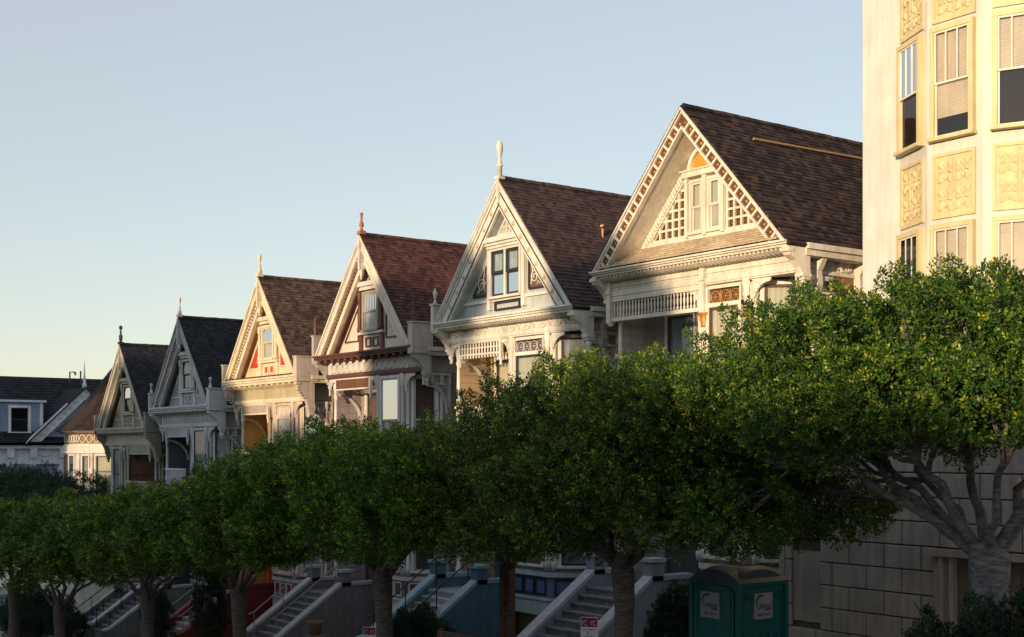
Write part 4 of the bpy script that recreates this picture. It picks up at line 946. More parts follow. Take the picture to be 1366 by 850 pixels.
# ------------------------------------------------------------------ trees
def leaf_mesh(name, P0, AX, L_, n_leaf, rng, mat, parent, fat=.42, droop=.0):
    """P0 sprig bases, AX sprig axes; every sprig is a whorl of n_leaf folded leaves"""
    S = len(P0); K = n_leaf
    ax = AX/np.linalg.norm(AX, axis=1, keepdims=True)
    tmp = rng.normal(size=(S, 3)); u = np.cross(ax, tmp); u /= np.linalg.norm(u, axis=1, keepdims=True); w = np.cross(ax, u)
    k = np.arange(K)[None, :]; ph = k*2.4+rng.uniform(0, 6.3, (S, 1)); 
    spread = np.clip(.35+.95*(1-k/K)+rng.normal(0, .15, (S, K)), .1, 1.5)
    up = (k/K)
    cu, su = np.cos(ph)[..., None], np.sin(ph)[..., None]
    side = cu*u[:, None]+su*w[:, None]
    d = np.cos(spread)[..., None]*ax[:, None]+np.sin(spread)[..., None]*side
    d[..., 2] -= droop*rng.uniform(0, 1, (S, K))
    d /= np.linalg.norm(d, axis=2, keepdims=True)
    base = P0[:, None]+ax[:, None]*(up*L_*1.1)[..., None]
    ln = (L_*rng.uniform(.7, 1.15, (S, K))*(1-.35*up))[..., None]
    tw = np.cross(d, side+rng.normal(0, .35, (S, K, 3))); tw /= (np.linalg.norm(tw, axis=2, keepdims=True)+1e-6)
    nr = np.cross(tw, d)
    b = base+d*ln*.12; t = base+d*ln; mid = base+d*ln*.55
    l = mid+tw*ln*fat*.5+nr*ln*.07; r = mid-tw*ln*fat*.5+nr*ln*.07
    V = np.stack([b, l, t, r], 2).reshape(-1, 3).astype(np.float32); nq = S*K
    me = bpy.data.meshes.new(name)
    me.vertices.add(nq*4); me.vertices.foreach_set('co', V.ravel())
    me.loops.add(nq*4); me.loops.foreach_set('vertex_index', np.arange(nq*4, dtype=np.int32))
    me.polygons.add(nq); me.polygons.foreach_set('loop_start', np.arange(0, nq*4, 4, dtype=np.int32)); me.polygons.foreach_set('loop_total', np.full(nq, 4, dtype=np.int32))
    fl = rng.beta(1.15, 2.2, (S, 1))
    tint = np.clip(.08+.2*rng.random((S, 1))+fl*(.3+.75*up)+rng.normal(0, .1, (S, K)), 0, 1).astype(np.float32)
    at = me.attributes.new('tint', 'FLOAT', 'FACE'); at.data.foreach_set('value', tint.ravel())
    me.update(calc_edges=True); me.materials.append(mat)
    o = bpy.data.objects.new(name, me); col.objects.link(o); o.parent = parent
    return o

def crown_points(lobes, n, rng, shell=.36, inner=.7):
    C = np.array([l[:3] for l in lobes]); Rr = np.array([[l[3], l[4], l[5]] for l in lobes])
    area = (Rr[:, 0]*Rr[:, 2])+(Rr[:, 0]*Rr[:, 1]); pr = area/area.sum()
    out = []; axs = []; tot = 0
    f1 = rng.uniform(1.4, 2.6, (4, 3)); p1 = rng.uniform(0, 6.3, 4)
    while tot < n:
        i = rng.choice(len(C), 20000, p=pr); d = rng.normal(size=(20000, 3)); d /= np.linalg.norm(d, axis=1, keepdims=True)
        nz = sum(np.sin((d*3.1*f1[q]).sum(1)+C[i, 0]*3+C[i, 2]*5+p1[q]) for q in range(4))*.065
        rad = 1+nz-shell*rng.random(20000)**1.7
        p = C[i]+Rr[i]*d*rad[:, None]
        q = (((p[:, None]-C[None])/Rr[None])**2).sum(2); q[np.arange(20000), i] = 9
        keep = q.min(1) > inner**2
        gap = np.sin(p[:, 0]*2.9+p[:, 2]*2.1)+np.sin(p[:, 1]*3.3-p[:, 2]*3.7+1)+np.sin(p[:, 0]*5.1+p[:, 1]*4.3+p[:, 2]*5.9)
        keep &= (gap > -1.9+.5*rng.random(20000))
        cl = np.sin(p[:, 0]*6.3+1.7*np.sin(p[:, 2]*5))+np.sin(p[:, 1]*6.9+1.3*np.sin(p[:, 0]*4.1))+np.sin(p[:, 2]*7.7+1.9*np.sin(p[:, 1]*5.3))
        keep &= (cl > -1.1+.7*rng.random(20000)) | (rad < .8)
        # undersides are thinner
        keep &= ~((d[:, 2] < -.45) & (rng.random(20000) < .45))
        out.append(p[keep]); axs.append(d[keep]); tot += keep.sum()
    p = np.concatenate(out)[:n]; d = np.concatenate(axs)[:n]
    a = d*.8+np.array([0, -.1, .55])+rng.normal(0, .38, d.shape)
    return p, a

def limb(mb, a, b, r0, r1, rng, sag=.25, k=7, n=8, wob=.06):
    a = Vector(a); b = Vector(b); L = (b-a).length; pts = []; rs = []
    for i in range(k+1):
        t = i/k; p = a.lerp(b, t); p.z -= sag*L*math.sin(math.pi*t)*.5*(1-t*.3)
        p += Vector(rng.normal(0, wob*L*.35, 3))*math.sin(math.pi*t)
        pts.append(p); rs.append(r0+(r1-r0)*t**.8)
    mb.tube(pts, rs, n); return pts

def tree(name, label, base, fork, lobes, n_sprig, L_, seed, leaf, bark, r0=.2, group='clipped street trees', n_leaf=8, fat=.42, limbs=None, droop=0, tname='street_tree'):
    rng = np.random.default_rng(seed)
    root = empty(tname, base); tag(root, label, 'tree', group)
    B = Vector(base); rel = lambda p: Vector(p)-B
    lob = [(l[0]-base[0], l[1]-base[1], l[2]-base[2], l[3], l[4], l[5]) for l in lobes]
    fk = rel(fork); mb = MB()
    pts = [Vector((fk.x*t*t, fk.y*t*t, -.3+(fk.z+.3)*t)) for t in (0, .08, .2, .4, .6, .8, 1)]+[fk+Vector((0, 0, .16)), fk+Vector((0, 0, .32))]
    for p in pts[1:-3]: p += Vector((rng.normal(0, .02), rng.normal(0, .02), 0))
    mb.tube(pts, [r0*1.7, r0*1.35, r0*1.1, r0, r0*.96, r0*1.05, r0*1.2, r0*1.0, r0*.45], 14)
    # primary limbs to groups of lobes, then secondaries
    cs_ = [Vector(l[:3]) for l in lob]; order = sorted(range(len(cs_)), key=lambda i: math.atan2(cs_[i].y-fk.y, cs_[i].x-fk.x)); 
    n_pr = limbs or 6; groups = [order[i::1][0:0] for i in range(n_pr)]
    per = math.ceil(len(order)/n_pr); groups = [order[i*per:(i+1)*per] for i in range(n_pr)]
    for gidx in groups:
        if not gidx: continue
        cen = sum((cs_[i] for i in gidx), Vector())/len(gidx); cen = fk.lerp(cen, .62); cen.z = max(cen.z-.05, fk.z+.3+.5*math.hypot(cen.x-fk.x, cen.y-fk.y))
        rr = r0*rng.uniform(.34, .5)*(.8 if n_pr > 6 else 1)
        pp = limb(mb, fk+Vector((0, 0, -.12)), cen, rr, rr*.55, rng, -.12, 8, 10)
        for i in gidx:
            st = pp[int(rng.integers(6, 9))]; c = cs_[i]+Vector(rng.normal(0, .12, 3)); c.y *= .75; 
            p2 = limb(mb, st, c, rr*.5, .025, rng, .12, 6, 7)
            for q in range(3):
                dv = Vector(rng.normal(size=3)); dv.z = abs(dv.z)*.7; dv.normalize()
                limb(mb, p2[int(rng.integers(2, 6))], c+Vector((dv.x*lob[i][3], dv.y*lob[i][4], dv.z*lob[i][5]))*.45, rr*.22, .008, rng, .1, 5, 5)
    mb.build('trunk', bark, root)
    p, a = crown_points(lob, n_sprig, rng)
    leaf_mesh('crown', p, a, L_, n_leaf, rng, leaf, root, fat, droop)
    return root

FIC = [foliage('ficus_leaf', d, m_, t_, .4, .2) for d, m_, t_ in (
 ((.014, .044, .012), (.068, .15, .018), (.42, .44, .03)), ((.014, .042, .011), (.078, .15, .015), (.45, .45, .025)), ((.018, .055, .009), (.1, .2, .016), (.42, .5, .03)),
 ((.018, .052, .01), (.098, .19, .016), (.4, .48, .03)), ((.016, .048, .01), (.095, .18, .016), (.4, .47, .03)), ((.014, .044, .01), (.09, .17, .016), (.38, .44, .03)))]
ficus2 = foliage('dull_leaf', (.01, .026, .016), (.022, .05, .026), (.055, .095, .04), .6)
park_leaf = foliage('park_leaf', (.02, .04, .012), (.03, .06, .02), (.07, .1, .03))
bark = bark_mat('ficus_bark', (.045, .034, .03), (.15, .12, .11)); bark_g = bark_mat('grey_bark', (.055, .052, .056), (.22, .21, .215)); bark2 = bark_mat('dark_bark', (.05, .04, .034), (.14, .11, .09))
YR = 15.0
TREES = {
 'T1': [(-14.13, 13.98, 4.8, 0.89, 0.9, 0.97), (-14.88, 15.3, 4.91, 0.91, 0.9, 0.95), (-14.0, 16.42, 4.86, 0.85, 0.9, 0.92), (-14.82, 14.33, 3.81, 0.74, 0.9, 0.83), (-15.31, 15.3, 3.95, 0.75, 0.9, 0.81), (-14.62, 16.07, 3.72, 0.7, 0.9, 0.79), (-13.26, 14.04, 3.41, 0.88, 0.9, 0.61), (-13.93, 15.3, 3.48, 0.9, 0.9, 0.59), (-13.3, 16.36, 3.5, 0.84, 0.9, 0.58), (-12.7, 13.68, 5.41, 1.01, 0.9, 0.85), (-13.38, 15.3, 5.56, 1.03, 0.9, 0.83), (-12.93, 16.72, 5.42, 0.96, 0.9, 0.81), (-11.44, 13.55, 5.75, 1.05, 0.9, 0.7), (-12.31, 15.3, 5.87, 1.07, 0.9, 0.69), (-11.19, 16.85, 5.81, 1.0, 0.9, 0.67), (-11.33, 13.43, 4.7, 0.94, 0.9, 0.6), (-11.95, 15.3, 4.82, 0.96, 0.9, 0.58), (-11.41, 16.97, 4.77, 0.9, 0.9, 0.57), (-10.2, 13.58, 5.96, 0.95, 0.9, 0.59), (-10.8, 15.3, 6.04, 0.96, 0.9, 0.57), (-9.93, 16.82, 5.82, 0.9, 0.9, 0.56), (-9.93, 13.37, 5.14, 0.97, 0.9, 0.65), (-10.59, 15.3, 5.22, 0.99, 0.9, 0.63), (-10.07, 17.03, 5.16, 0.92, 0.9, 0.62), (-9.24, 13.75, 5.99, 0.91, 0.9, 0.59), (-9.87, 15.3, 6.08, 0.92, 0.9, 0.58), (-9.1, 16.65, 6.08, 0.86, 0.9, 0.56), (-8.89, 13.53, 5.06, 0.93, 0.9, 0.57), (-9.56, 15.3, 5.15, 0.95, 0.9, 0.56), (-9.06, 16.87, 5.37, 0.88, 0.9, 0.54), (-8.39, 14.11, 5.81, 0.88, 0.9, 0.62), (-8.65, 15.3, 5.88, 0.9, 0.9, 0.6), (-8.24, 16.29, 5.84, 0.84, 0.9, 0.58), (-8.05, 14.01, 5.14, 0.86, 0.9, 0.77), (-8.29, 15.3, 5.23, 0.88, 0.9, 0.76), (-8.3, 16.39, 5.02, 0.82, 0.9, 0.74), (-7.78, 14.66, 5.1, 0.78, 0.9, 0.78), (-8.03, 15.3, 5.18, 0.8, 0.9, 0.77), (-7.62, 15.74, 5.08, 0.74, 0.9, 0.74)],
 'T2': [(-20.65, 13.90, 4.04, 0.89, 0.90, 1.04), (-21.50, 15.20, 4.07, 0.91, 0.90, 1.02), (-20.55, 16.30, 4.11, 0.85, 0.90, 0.99), (-20.93, 14.09, 3.08, 0.85, 0.90, 0.80), (-21.59, 15.20, 3.12, 0.86, 0.90, 0.79), (-20.81, 16.11, 3.12, 0.81, 0.90, 0.76), (-18.38, 13.52, 4.73, 0.95, 0.90, 0.87), (-19.72, 15.20, 4.82, 0.97, 0.90, 0.86), (-18.42, 16.68, 4.77, 0.91, 0.90, 0.83), (-17.81, 13.39, 3.75, 0.80, 0.90, 0.65), (-18.82, 15.20, 3.76, 0.82, 0.90, 0.63), (-17.74, 16.81, 3.64, 0.76, 0.90, 0.61), (-16.77, 13.46, 5.09, 0.90, 0.90, 0.82), (-17.92, 15.20, 5.16, 0.92, 0.90, 0.81), (-16.50, 16.74, 5.01, 0.85, 0.90, 0.78), (-16.02, 13.25, 4.16, 0.96, 0.90, 0.66), (-17.31, 15.20, 4.21, 0.98, 0.90, 0.65), (-16.26, 16.95, 4.15, 0.92, 0.90, 0.63), (-15.53, 13.62, 5.24, 0.84, 0.90, 0.72), (-16.42, 15.20, 5.29, 0.85, 0.90, 0.70), (-15.75, 16.58, 5.12, 0.79, 0.90, 0.68), (-15.05, 13.35, 3.94, 0.87, 0.90, 0.76), (-15.95, 15.20, 4.04, 0.89, 0.90, 0.74), (-15.33, 16.85, 4.02, 0.83, 0.90, 0.72), (-14.57, 13.69, 4.86, 0.81, 0.90, 0.86), (-15.56, 15.20, 4.97, 0.82, 0.90, 0.85), (-14.40, 16.51, 4.95, 0.77, 0.90, 0.82), (-14.33, 13.78, 3.48, 0.74, 0.90, 0.69), (-15.06, 15.20, 3.52, 0.76, 0.90, 0.67), (-14.22, 16.42, 3.52, 0.71, 0.90, 0.65), (-13.87, 14.27, 4.40, 0.80, 0.90, 0.80), (-14.48, 15.20, 4.45, 0.81, 0.90, 0.78), (-13.85, 15.93, 4.44, 0.76, 0.90, 0.76), (-16.88, 13.47, 3.09, 0.63, 0.90, 0.44), (-17.89, 15.20, 3.19, 0.64, 0.90, 0.43), (-16.74, 16.73, 3.14, 0.59, 0.90, 0.42), (-19.18, 13.82, 2.82, 0.82, 0.90, 0.52), (-20.00, 15.20, 2.85, 0.84, 0.90, 0.51), (-19.12, 16.38, 2.74, 0.78, 0.90, 0.49)],
 'T3': [(-26.80, 13.59, 3.71, 1.00, 0.90, 0.94), (-28.26, 15.20, 3.73, 1.02, 0.90, 0.93), (-26.50, 16.61, 3.79, 0.95, 0.90, 0.90), (-27.64, 13.82, 2.46, 0.97, 0.90, 0.79), (-28.93, 15.20, 2.60, 0.99, 0.90, 0.78), (-27.77, 16.38, 2.37, 0.92, 0.90, 0.75), (-24.63, 13.38, 4.08, 1.00, 0.90, 0.84), (-26.43, 15.20, 4.17, 1.02, 0.90, 0.82), (-24.55, 16.82, 3.97, 0.95, 0.90, 0.79), (-24.01, 13.31, 2.98, 1.03, 0.90, 0.92), (-25.58, 15.20, 3.03, 1.05, 0.90, 0.90), (-24.26, 16.89, 2.98, 0.97, 0.90, 0.87), (-22.55, 13.36, 3.95, 0.91, 0.90, 0.83), (-24.00, 15.20, 4.03, 0.93, 0.90, 0.81), (-22.49, 16.84, 3.94, 0.86, 0.90, 0.79), (-22.28, 13.46, 2.90, 0.98, 0.90, 0.83), (-23.65, 15.20, 3.00, 1.00, 0.90, 0.81), (-22.18, 16.74, 2.92, 0.93, 0.90, 0.79), (-21.43, 13.72, 3.66, 0.88, 0.90, 1.03), (-22.65, 15.20, 3.71, 0.90, 0.90, 1.01), (-21.60, 16.48, 3.55, 0.84, 0.90, 0.98)],
 'T4': [(-33.49, 13.73, 2.57, 0.85, 0.90, 0.85), (-35.48, 15.20, 2.66, 0.87, 0.90, 0.84), (-33.47, 16.47, 2.42, 0.81, 0.90, 0.81), (-32.98, 13.84, 1.68, 0.85, 0.90, 0.64), (-34.62, 15.20, 1.82, 0.86, 0.90, 0.63), (-33.18, 16.36, 1.75, 0.80, 0.90, 0.61), (-30.41, 13.45, 3.27, 0.90, 0.90, 0.87), (-32.46, 15.20, 3.37, 0.92, 0.90, 0.85), (-30.30, 16.75, 3.18, 0.86, 0.90, 0.82), (-29.99, 13.46, 2.17, 0.89, 0.90, 0.78), (-31.93, 15.20, 2.30, 0.91, 0.90, 0.77), (-30.04, 16.74, 2.26, 0.85, 0.90, 0.74), (-28.58, 13.70, 3.59, 0.87, 0.90, 0.90), (-30.17, 15.20, 3.59, 0.88, 0.90, 0.88), (-28.46, 16.50, 3.63, 0.82, 0.90, 0.86), (-27.98, 13.70, 2.36, 0.85, 0.90, 0.89), (-29.43, 15.20, 2.49, 0.87, 0.90, 0.87), (-27.91, 16.50, 2.38, 0.81, 0.90, 0.84)],
 'T5': [(-42.88, 13.82, 1.06, 1.04, 0.90, 0.94), (-44.82, 15.20, 1.14, 1.06, 0.90, 0.92), (-42.98, 16.38, 0.96, 0.99, 0.90, 0.89), (-39.67, 13.48, 1.86, 0.97, 0.90, 0.92), (-42.27, 15.20, 1.89, 0.99, 0.90, 0.91), (-39.46, 16.72, 1.92, 0.92, 0.90, 0.88), (-38.06, 13.49, 1.16, 0.94, 0.90, 0.72), (-40.47, 15.20, 1.16, 0.96, 0.90, 0.70), (-37.86, 16.71, 1.05, 0.89, 0.90, 0.68), (-36.66, 13.44, 2.45, 0.91, 0.90, 0.87), (-39.05, 15.20, 2.50, 0.93, 0.90, 0.85), (-36.80, 16.76, 2.53, 0.87, 0.90, 0.82), (-34.97, 13.46, 1.78, 0.88, 0.90, 0.88), (-37.30, 15.20, 1.79, 0.90, 0.90, 0.86), (-34.88, 16.74, 1.70, 0.84, 0.90, 0.84), (-34.31, 13.74, 2.54, 0.79, 0.90, 0.87), (-35.97, 15.20, 2.61, 0.80, 0.90, 0.85), (-34.05, 16.46, 2.56, 0.75, 0.90, 0.83)],
 'T6': [(-54.39, 13.79, 0.49, 1.14, 0.90, 1.26), (-57.19, 15.30, 0.56, 1.17, 0.90, 1.24), (-54.45, 16.61, 0.50, 1.09, 0.90, 1.20), (-49.23, 13.54, 1.37, 1.10, 0.90, 1.16), (-52.58, 15.30, 1.42, 1.13, 0.90, 1.14), (-49.45, 16.86, 1.41, 1.05, 0.90, 1.10), (-47.84, 13.55, 0.22, 1.08, 0.90, 0.97), (-50.93, 15.30, 0.36, 1.10, 0.90, 0.95), (-47.68, 16.85, 0.24, 1.02, 0.90, 0.92), (-45.29, 13.58, 1.82, 0.98, 0.90, 0.93), (-48.08, 15.30, 1.93, 1.00, 0.90, 0.91), (-45.48, 16.82, 1.86, 0.93, 0.90, 0.88), (-43.48, 13.64, 0.78, 1.00, 0.90, 0.95), (-46.26, 15.30, 0.82, 1.02, 0.90, 0.93), (-43.40, 16.76, 0.78, 0.95, 0.90, 0.90), (-42.46, 13.93, 1.82, 0.79, 0.90, 0.88), (-44.40, 15.30, 1.84, 0.80, 0.90, 0.87), (-42.67, 16.47, 1.91, 0.75, 0.90, 0.84)],
 'T7': [(-55.79, 15.19, 2.28, 1.25, 0.90, 1.25), (-58.09, 16.40, 2.36, 1.27, 0.90, 1.22), (-55.79, 17.41, 2.14, 1.19, 0.90, 1.19), (-52.27, 15.23, 2.52, 1.12, 0.90, 1.07), (-54.24, 16.40, 2.64, 1.15, 0.90, 1.04), (-52.09, 17.37, 2.50, 1.07, 0.90, 1.01), (-50.16, 15.40, 2.09, 0.80, 0.90, 0.86), (-51.92, 16.40, 2.21, 0.82, 0.90, 0.84), (-50.38, 17.20, 1.95, 0.76, 0.90, 0.82), (-61.80, 15.51, 2.10, 1.36, 0.90, 1.57), (-63.65, 16.40, 2.20, 1.39, 0.90, 1.54), (-62.06, 17.09, 2.00, 1.30, 0.90, 1.49), (-54.18, 15.19, 1.41, 1.52, 0.90, 1.04), (-56.31, 16.40, 1.42, 1.55, 0.90, 1.02), (-54.11, 17.41, 1.48, 1.45, 0.90, 0.98)],
}
def rows(key, seed): return TREES[key]
SPEC = [('T1', 'largest street tree, its sprawling limbs before the rusticated apartment base', (-9.7, 15, ground(-9.7)), (-9.75, 15, 2.95), 38000, .088, .22, 8, .42),
 ('T2', 'bushy street tree with a straight trunk hiding part of the white stair', (-16.8, 15, ground(-16.8)), (-16.9, 15, 2.3), 31000, .095, .17, 8, .42),
 ('T3', 'rounded street tree with its trunk between the mauve stair and the dark shrub', (-24.9, 15, ground(-24.9)), (-25, 15, 1.5), 23000, .105, .19, 8, .44),
 ('T4', 'street tree with a long bare limb reaching left, trunk before the oxblood stair', (-32.5, 15, ground(-32.5)), (-32.5, 15, .55), 17000, .115, .19, 8, .46),
 ('T5', 'street tree with a low forked trunk right of the plain grey railed steps', (-39.2, 15, ground(-39.2)), (-39.2, 15, -.3), 14000, .125, .2, 8, .46),
 ('T6', 'street tree with the trunk nearest the left edge of the view', (-47.8, 15, ground(-47.8)), (-47.8, 15, -1.5), 13000, .14, .2, 8, .48)]
for i, (k, lab, base, fork, ns, L_, r0, nl, fat) in enumerate(SPEC):
    tree('street_tree', lab, base, fork, rows(k, i), ns, L_, 11+i, FIC[i], bark_g if i == 0 else bark, r0, n_leaf=nl, fat=fat, limbs=10 if i == 0 else None)
tree('street_tree', 'tall dull dark tree behind the others, beside the blue house', (-56.5, 15.8, ground(-56.5)), (-56.5, 15.8, -1.4), rows('T7', 9), 9000, .16, 31, ficus2, bark2, .22, 'clipped street trees', 8, .3)

# trees of the park behind the viewer: they throw the evening shade over the street
PHI, EL = R(22), R(7.2)
def caster(xf, zf, r, Y=-44):
    dist = (22-Y)/math.cos(PHI); return (xf+(22-Y)*math.tan(PHI), Y, zf+dist*math.tan(EL), r)
def hill(y): 
    pts = [(-400, 10), (-60, 10), (-30, 6), (-10, 2.4), (0, 1.3), (3, .1), (4, 0)]
    if y <= -400: return 10
    for (a, za), (b, zb) in zip(pts, pts[1:]):
        if a <= y <= b: return za+(zb-za)*(y-a)/(b-a)
    return 0
PARK = [
 ('broad park tree behind the viewer, first of the dark row', [(1, -.1, 3), (-2, -.1, 2.8), (-6, 0, 2.8), (-9, .3, 2.8), (-4, -2, 3), (-9, -2, 3)]),
 ('broad park tree behind the viewer, second of the dark row', [(-12, .6, 2.8), (-13.5, -1.5, 3), (-16.5, .2, 3), (-15, .9, 2.8), (-18.5, 1.4, 2.8), (-22.4, 2.3, 2.6)]),
 ('upright park tree with a narrow crown behind the viewer', [(-26.2, 8.7, 1.1), (-25.4, 7.4, 1.7), (-25.3, 5.4, 1.9), (-26.2, 3.2, 2.6)]),
 ('park tree with one high side branch behind the viewer', [(-32.8, 9.2, 1.2), (-31.5, 2.0, 2.6), (-28.5, 1.8, 2.7)]),
 ('leaning park tree behind the viewer with a pointed crown', [(-36.3, 8.4, 1.3), (-35.8, 6.0, 1.8), (-36.0, 2.8, 2.4)]),
 ('low spreading park tree behind the viewer', [(-40, .8, 2.8), (-44.2, 3.7, 1.5), (-43.5, 1.8, 2.8), (-47, 1.2, 2.8)]),
 ('tallest park tree behind the viewer with a full crown', [(-52.0, 8.4, 2.2), (-55.2, 8.2, 2.2), (-50.5, 5.2, 2.4), (-54, 4, 3), (-51.5, 1.5, 2.5), (-50, -1.2, 3), (-55, -1.8, 3)]),
 ('tall round park tree behind the viewer at the far end', [(-59.6, 6.9, 1.7), (-58, 5, 2.6), (-62.5, 4.2, 2.2), (-60, 2, 3), (-65.5, 0.3, 2.6), (-60.5, -2, 3), (-66, -2.6, 3)]),
 ('outermost park tree behind the viewer', [(-71.8, 4.5, 1.9), (-70.6, 9.3, 2.0), (-68.3, 9.6, 1.6), (-72, -2.6, 3.2), (-70.4, .6, 2.4), (-75, 6, 3.4), (-80, 7, 3.8), (-79, 2, 3.4), (-85, 5, 4)]),
]
for i, (lab, bl_) in enumerate(PARK):
    lob = []
    for (xf, zf, r) in bl_:
        x, y, z, r = caster(xf, zf, r); lob += [(x, y, z, r, r, r*.85), (x+.3*r, y-.8*r, z-.3*r, r*.9, r*.9, r*.75)]
    bx = sum(l[0] for l in lob)/len(lob); zb = ground(bx)+hill(-44); zl = min(l[2]-l[5] for l in lob)
    tree('park_tree', lab, (bx, -44, zb), (bx, -44, max(zb+1.2, min(zl, zb+3))), lob, 800*len(lob), .5, 60+i, park_leaf, bark2, .3, 'park trees behind the viewer', 6, .55, tname='park_tree')

# ------------------------------------------------------------------ shrubs
def shrub(label, base, lobes, n, L_, seed, mat=None):
    rng = np.random.default_rng(seed); root = empty('shrub', base); tag(root, label, 'shrub', 'garden shrubs')
    mb = MB()
    for (x, y, z, rx, ry, rz) in lobes:
        for q in range(5):
            dv = rng.normal(size=3); limb(mb, (x*.3, y*.3, -.1), (x+dv[0]*rx*.4, y+dv[1]*ry*.4, z+abs(dv[2])*rz*.4), .03, .006, rng, .05, 5, 5)
    mb.build('stems', bark2, root)
    p, a = crown_points(lobes, n, rng, .45); leaf_mesh('foliage', p, a, L_, 8, rng, mat or ficus2, root, .4)
shrub('dark rounded shrub in front of the teal stair wall', (-27.7, 17.7, ground(-27.7)), [(0, 0, .75, .85, .7, .75), (-.55, 0, .55, .6, .6, .6), (.6, .1, .6, .6, .6, .6)], 3600, .09, 3)
shrub('slim dark shrub between the portable toilet and the white stair wall', (-18.7, 17.9, ground(-18.7)), [(0, 0, .8, .5, .5, .8), (.1, 0, 1.5, .42, .42, .6)], 1800, .085, 4)
shrub('low dark hedge at the foot of the largest tree', (-8.9, 14.1, ground(-8.9)), [(-1.1, 0, .85, .6, .5, .85), (-.3, 0, 1.0, .6, .5, .95), (.45, 0, 1.25, .55, .5, 1.05), (1.1, 0, 1.1, .7, .5, 1.0), (-.05, -.1, 1.75, .35, .35, .35), (.75, 0, 1.9, .4, .4, .45)], 4200, .085, 5)
shrub('thin dark shrub beside the grey railed steps', (-47.3, 18.4, ground(-47.3)), [(0, 0, 1.1, .5, .5, 1.1), (.7, 0, .9, .5, .4, .8)], 1300, .1, 6)
shrub('dark evergreen shrub left of the oxblood stair', (-41.2, 18.0, ground(-41.2)), [(0, 0, 1.4, .6, .6, 1.4), (-.2, 0, 2.5, .5, .5, .7)], 2000, .1, 7)
shrub('loose weedy shrub on the lawn near the left edge', (-54.6, 17.2, ground(-54.6)), [(0, 0, .9, 1.0, .6, .9), (1.3, .1, .7, .7, .5, .7)], 1500, .11, 8)

shrub('wide dark shrub at the bottom left corner below the blue house', (-59.5, 16.9, ground(-59.5)), [(0, 0, .8, 1.1, .7, .9), (1.5, .2, .7, .9, .6, .8), (-1.5, .2, .9, 1.0, .7, 1.0)], 2600, .12, 21)
shrub('tall dark shrub behind the tree trunk nearest the left edge', (-63.5, 18.4, ground(-63.5)), [(0, 0, 1.4, 1.2, .7, 1.4), (1.8, .1, 1.1, 1.1, .7, 1.2)], 2600, .13, 22)
# ------------------------------------------------------------------ portable toilet
pz = ground(-15.65)+.12
pt = empty('portable_toilet', (-15.66, 16.56, pz)); tag(pt, 'teal portable toilet with a grey domed roof and two white signs', 'portable toilet')
tealp = P('teal_plastic', (.004, .085, .085), rough=.45, var=.12, bump=.03); greyp = P('grey_plastic', (.055, .068, .1), rough=.5)
m = MB(); m.box(-.55, .55, -.55, .6, .06, 2.05); m.box(-.6, .6, -.6, .65, -.05, .08)
for x in (-.55, .55):
    for y in (-.55, .6): m.box(x-.045, x+.045, y-.045, y+.045, .08, 2.1)
m.box(-.59, .59, -.585, .635, 2.02, 2.09)
m.build('cabin', tealp, pt, .012)
m = MB(frame(.55, -.55, 90)); 
for k in range(5): m.box(.12+k*.2, .2+k*.2, -.025, 0, .15, 1.2)
panel(m, .07, 1.08, .1, 1.95, 0, .035, .022)
for k in range(12): m.box(.13+k*.075, .17+k*.075, -.02, 0, 1.8, 1.93)
m.build('side_panel', tealp, pt)
m = MB(frame(0, -.55, 0)); m.box(-.47, .47, -.045, 0, .1, 1.93); m.prism([(-.47, 1.93), (.47, 1.93), (.3, 2.02), (-.3, 2.02)], 'y', -.045, 0)
for pts in (([-.2, .1], [-.2, .9], [-.3, 1.1]), ([.2, .1], [.2, .9], [.3, 1.15]), ([0, .1], [0, 1.0])):
    for p, q in zip(pts, pts[1:]): m.bar(p, q, .05, -.06, -.045)
for x in (-.4, .38): m.box(x-.03, x+.03, -.06, -.045, .12, 1.9)
d_ = m.build('door', tealp, pt, .006)
m = MB(frame(0, -.55, 0)); m.box(.3, .38, -.085, -.045, 1.02, 1.16); m.box(.2, .27, -.075, -.045, .92, 1.0); m.build('door_latch', M['rail'], d_)
m = MB(); n = 10; sec = []
for j in range(n+1):
    t = j/n; sec.append((-.6+1.2*t, 2.09+.2*math.sin(math.pi*t)**.8))
m.prism([(-.6, 2.07)]+sec+[(.6, 2.07)], 'y', -.58, .64); 
m.M = Matrix.Translation((0, .03, 0)) @ Matrix.Rotation(R(90), 4, 'Z'); m.prism([(-.62, 2.07)]+[(x*1.03, z+.012) for x, z in sec]+[(.62, 2.07)], 'y', -.5, .5)
m.build('roof', greyp, pt, .02)
sgn = P('sign_white', (.24, .24, .28), var=.06); ink = P('sign_ink', (.015, .015, .03))
def text(body, size, mat, parent, Mx, name='lettering', sx=1):
    cu = bpy.data.curves.new(name, 'FONT'); cu.body = body; cu.size = size; cu.align_x = 'CENTER'; cu.align_y = 'CENTER'; cu.extrude = .0015
    t = bpy.data.objects.new('tmp', cu); col.objects.link(t); bpy.context.view_layer.update()
    me = bpy.data.meshes.new_from_object(t); bpy.data.objects.remove(t)
    me.transform(Mx @ Matrix.Rotation(R(90), 4, 'X') @ Matrix.Diagonal((sx, 1, 1, 1))); me.materials.clear(); me.materials.append(mat)
    o = bpy.data.objects.new(name, me); col.objects.link(o); o.parent = parent; return o
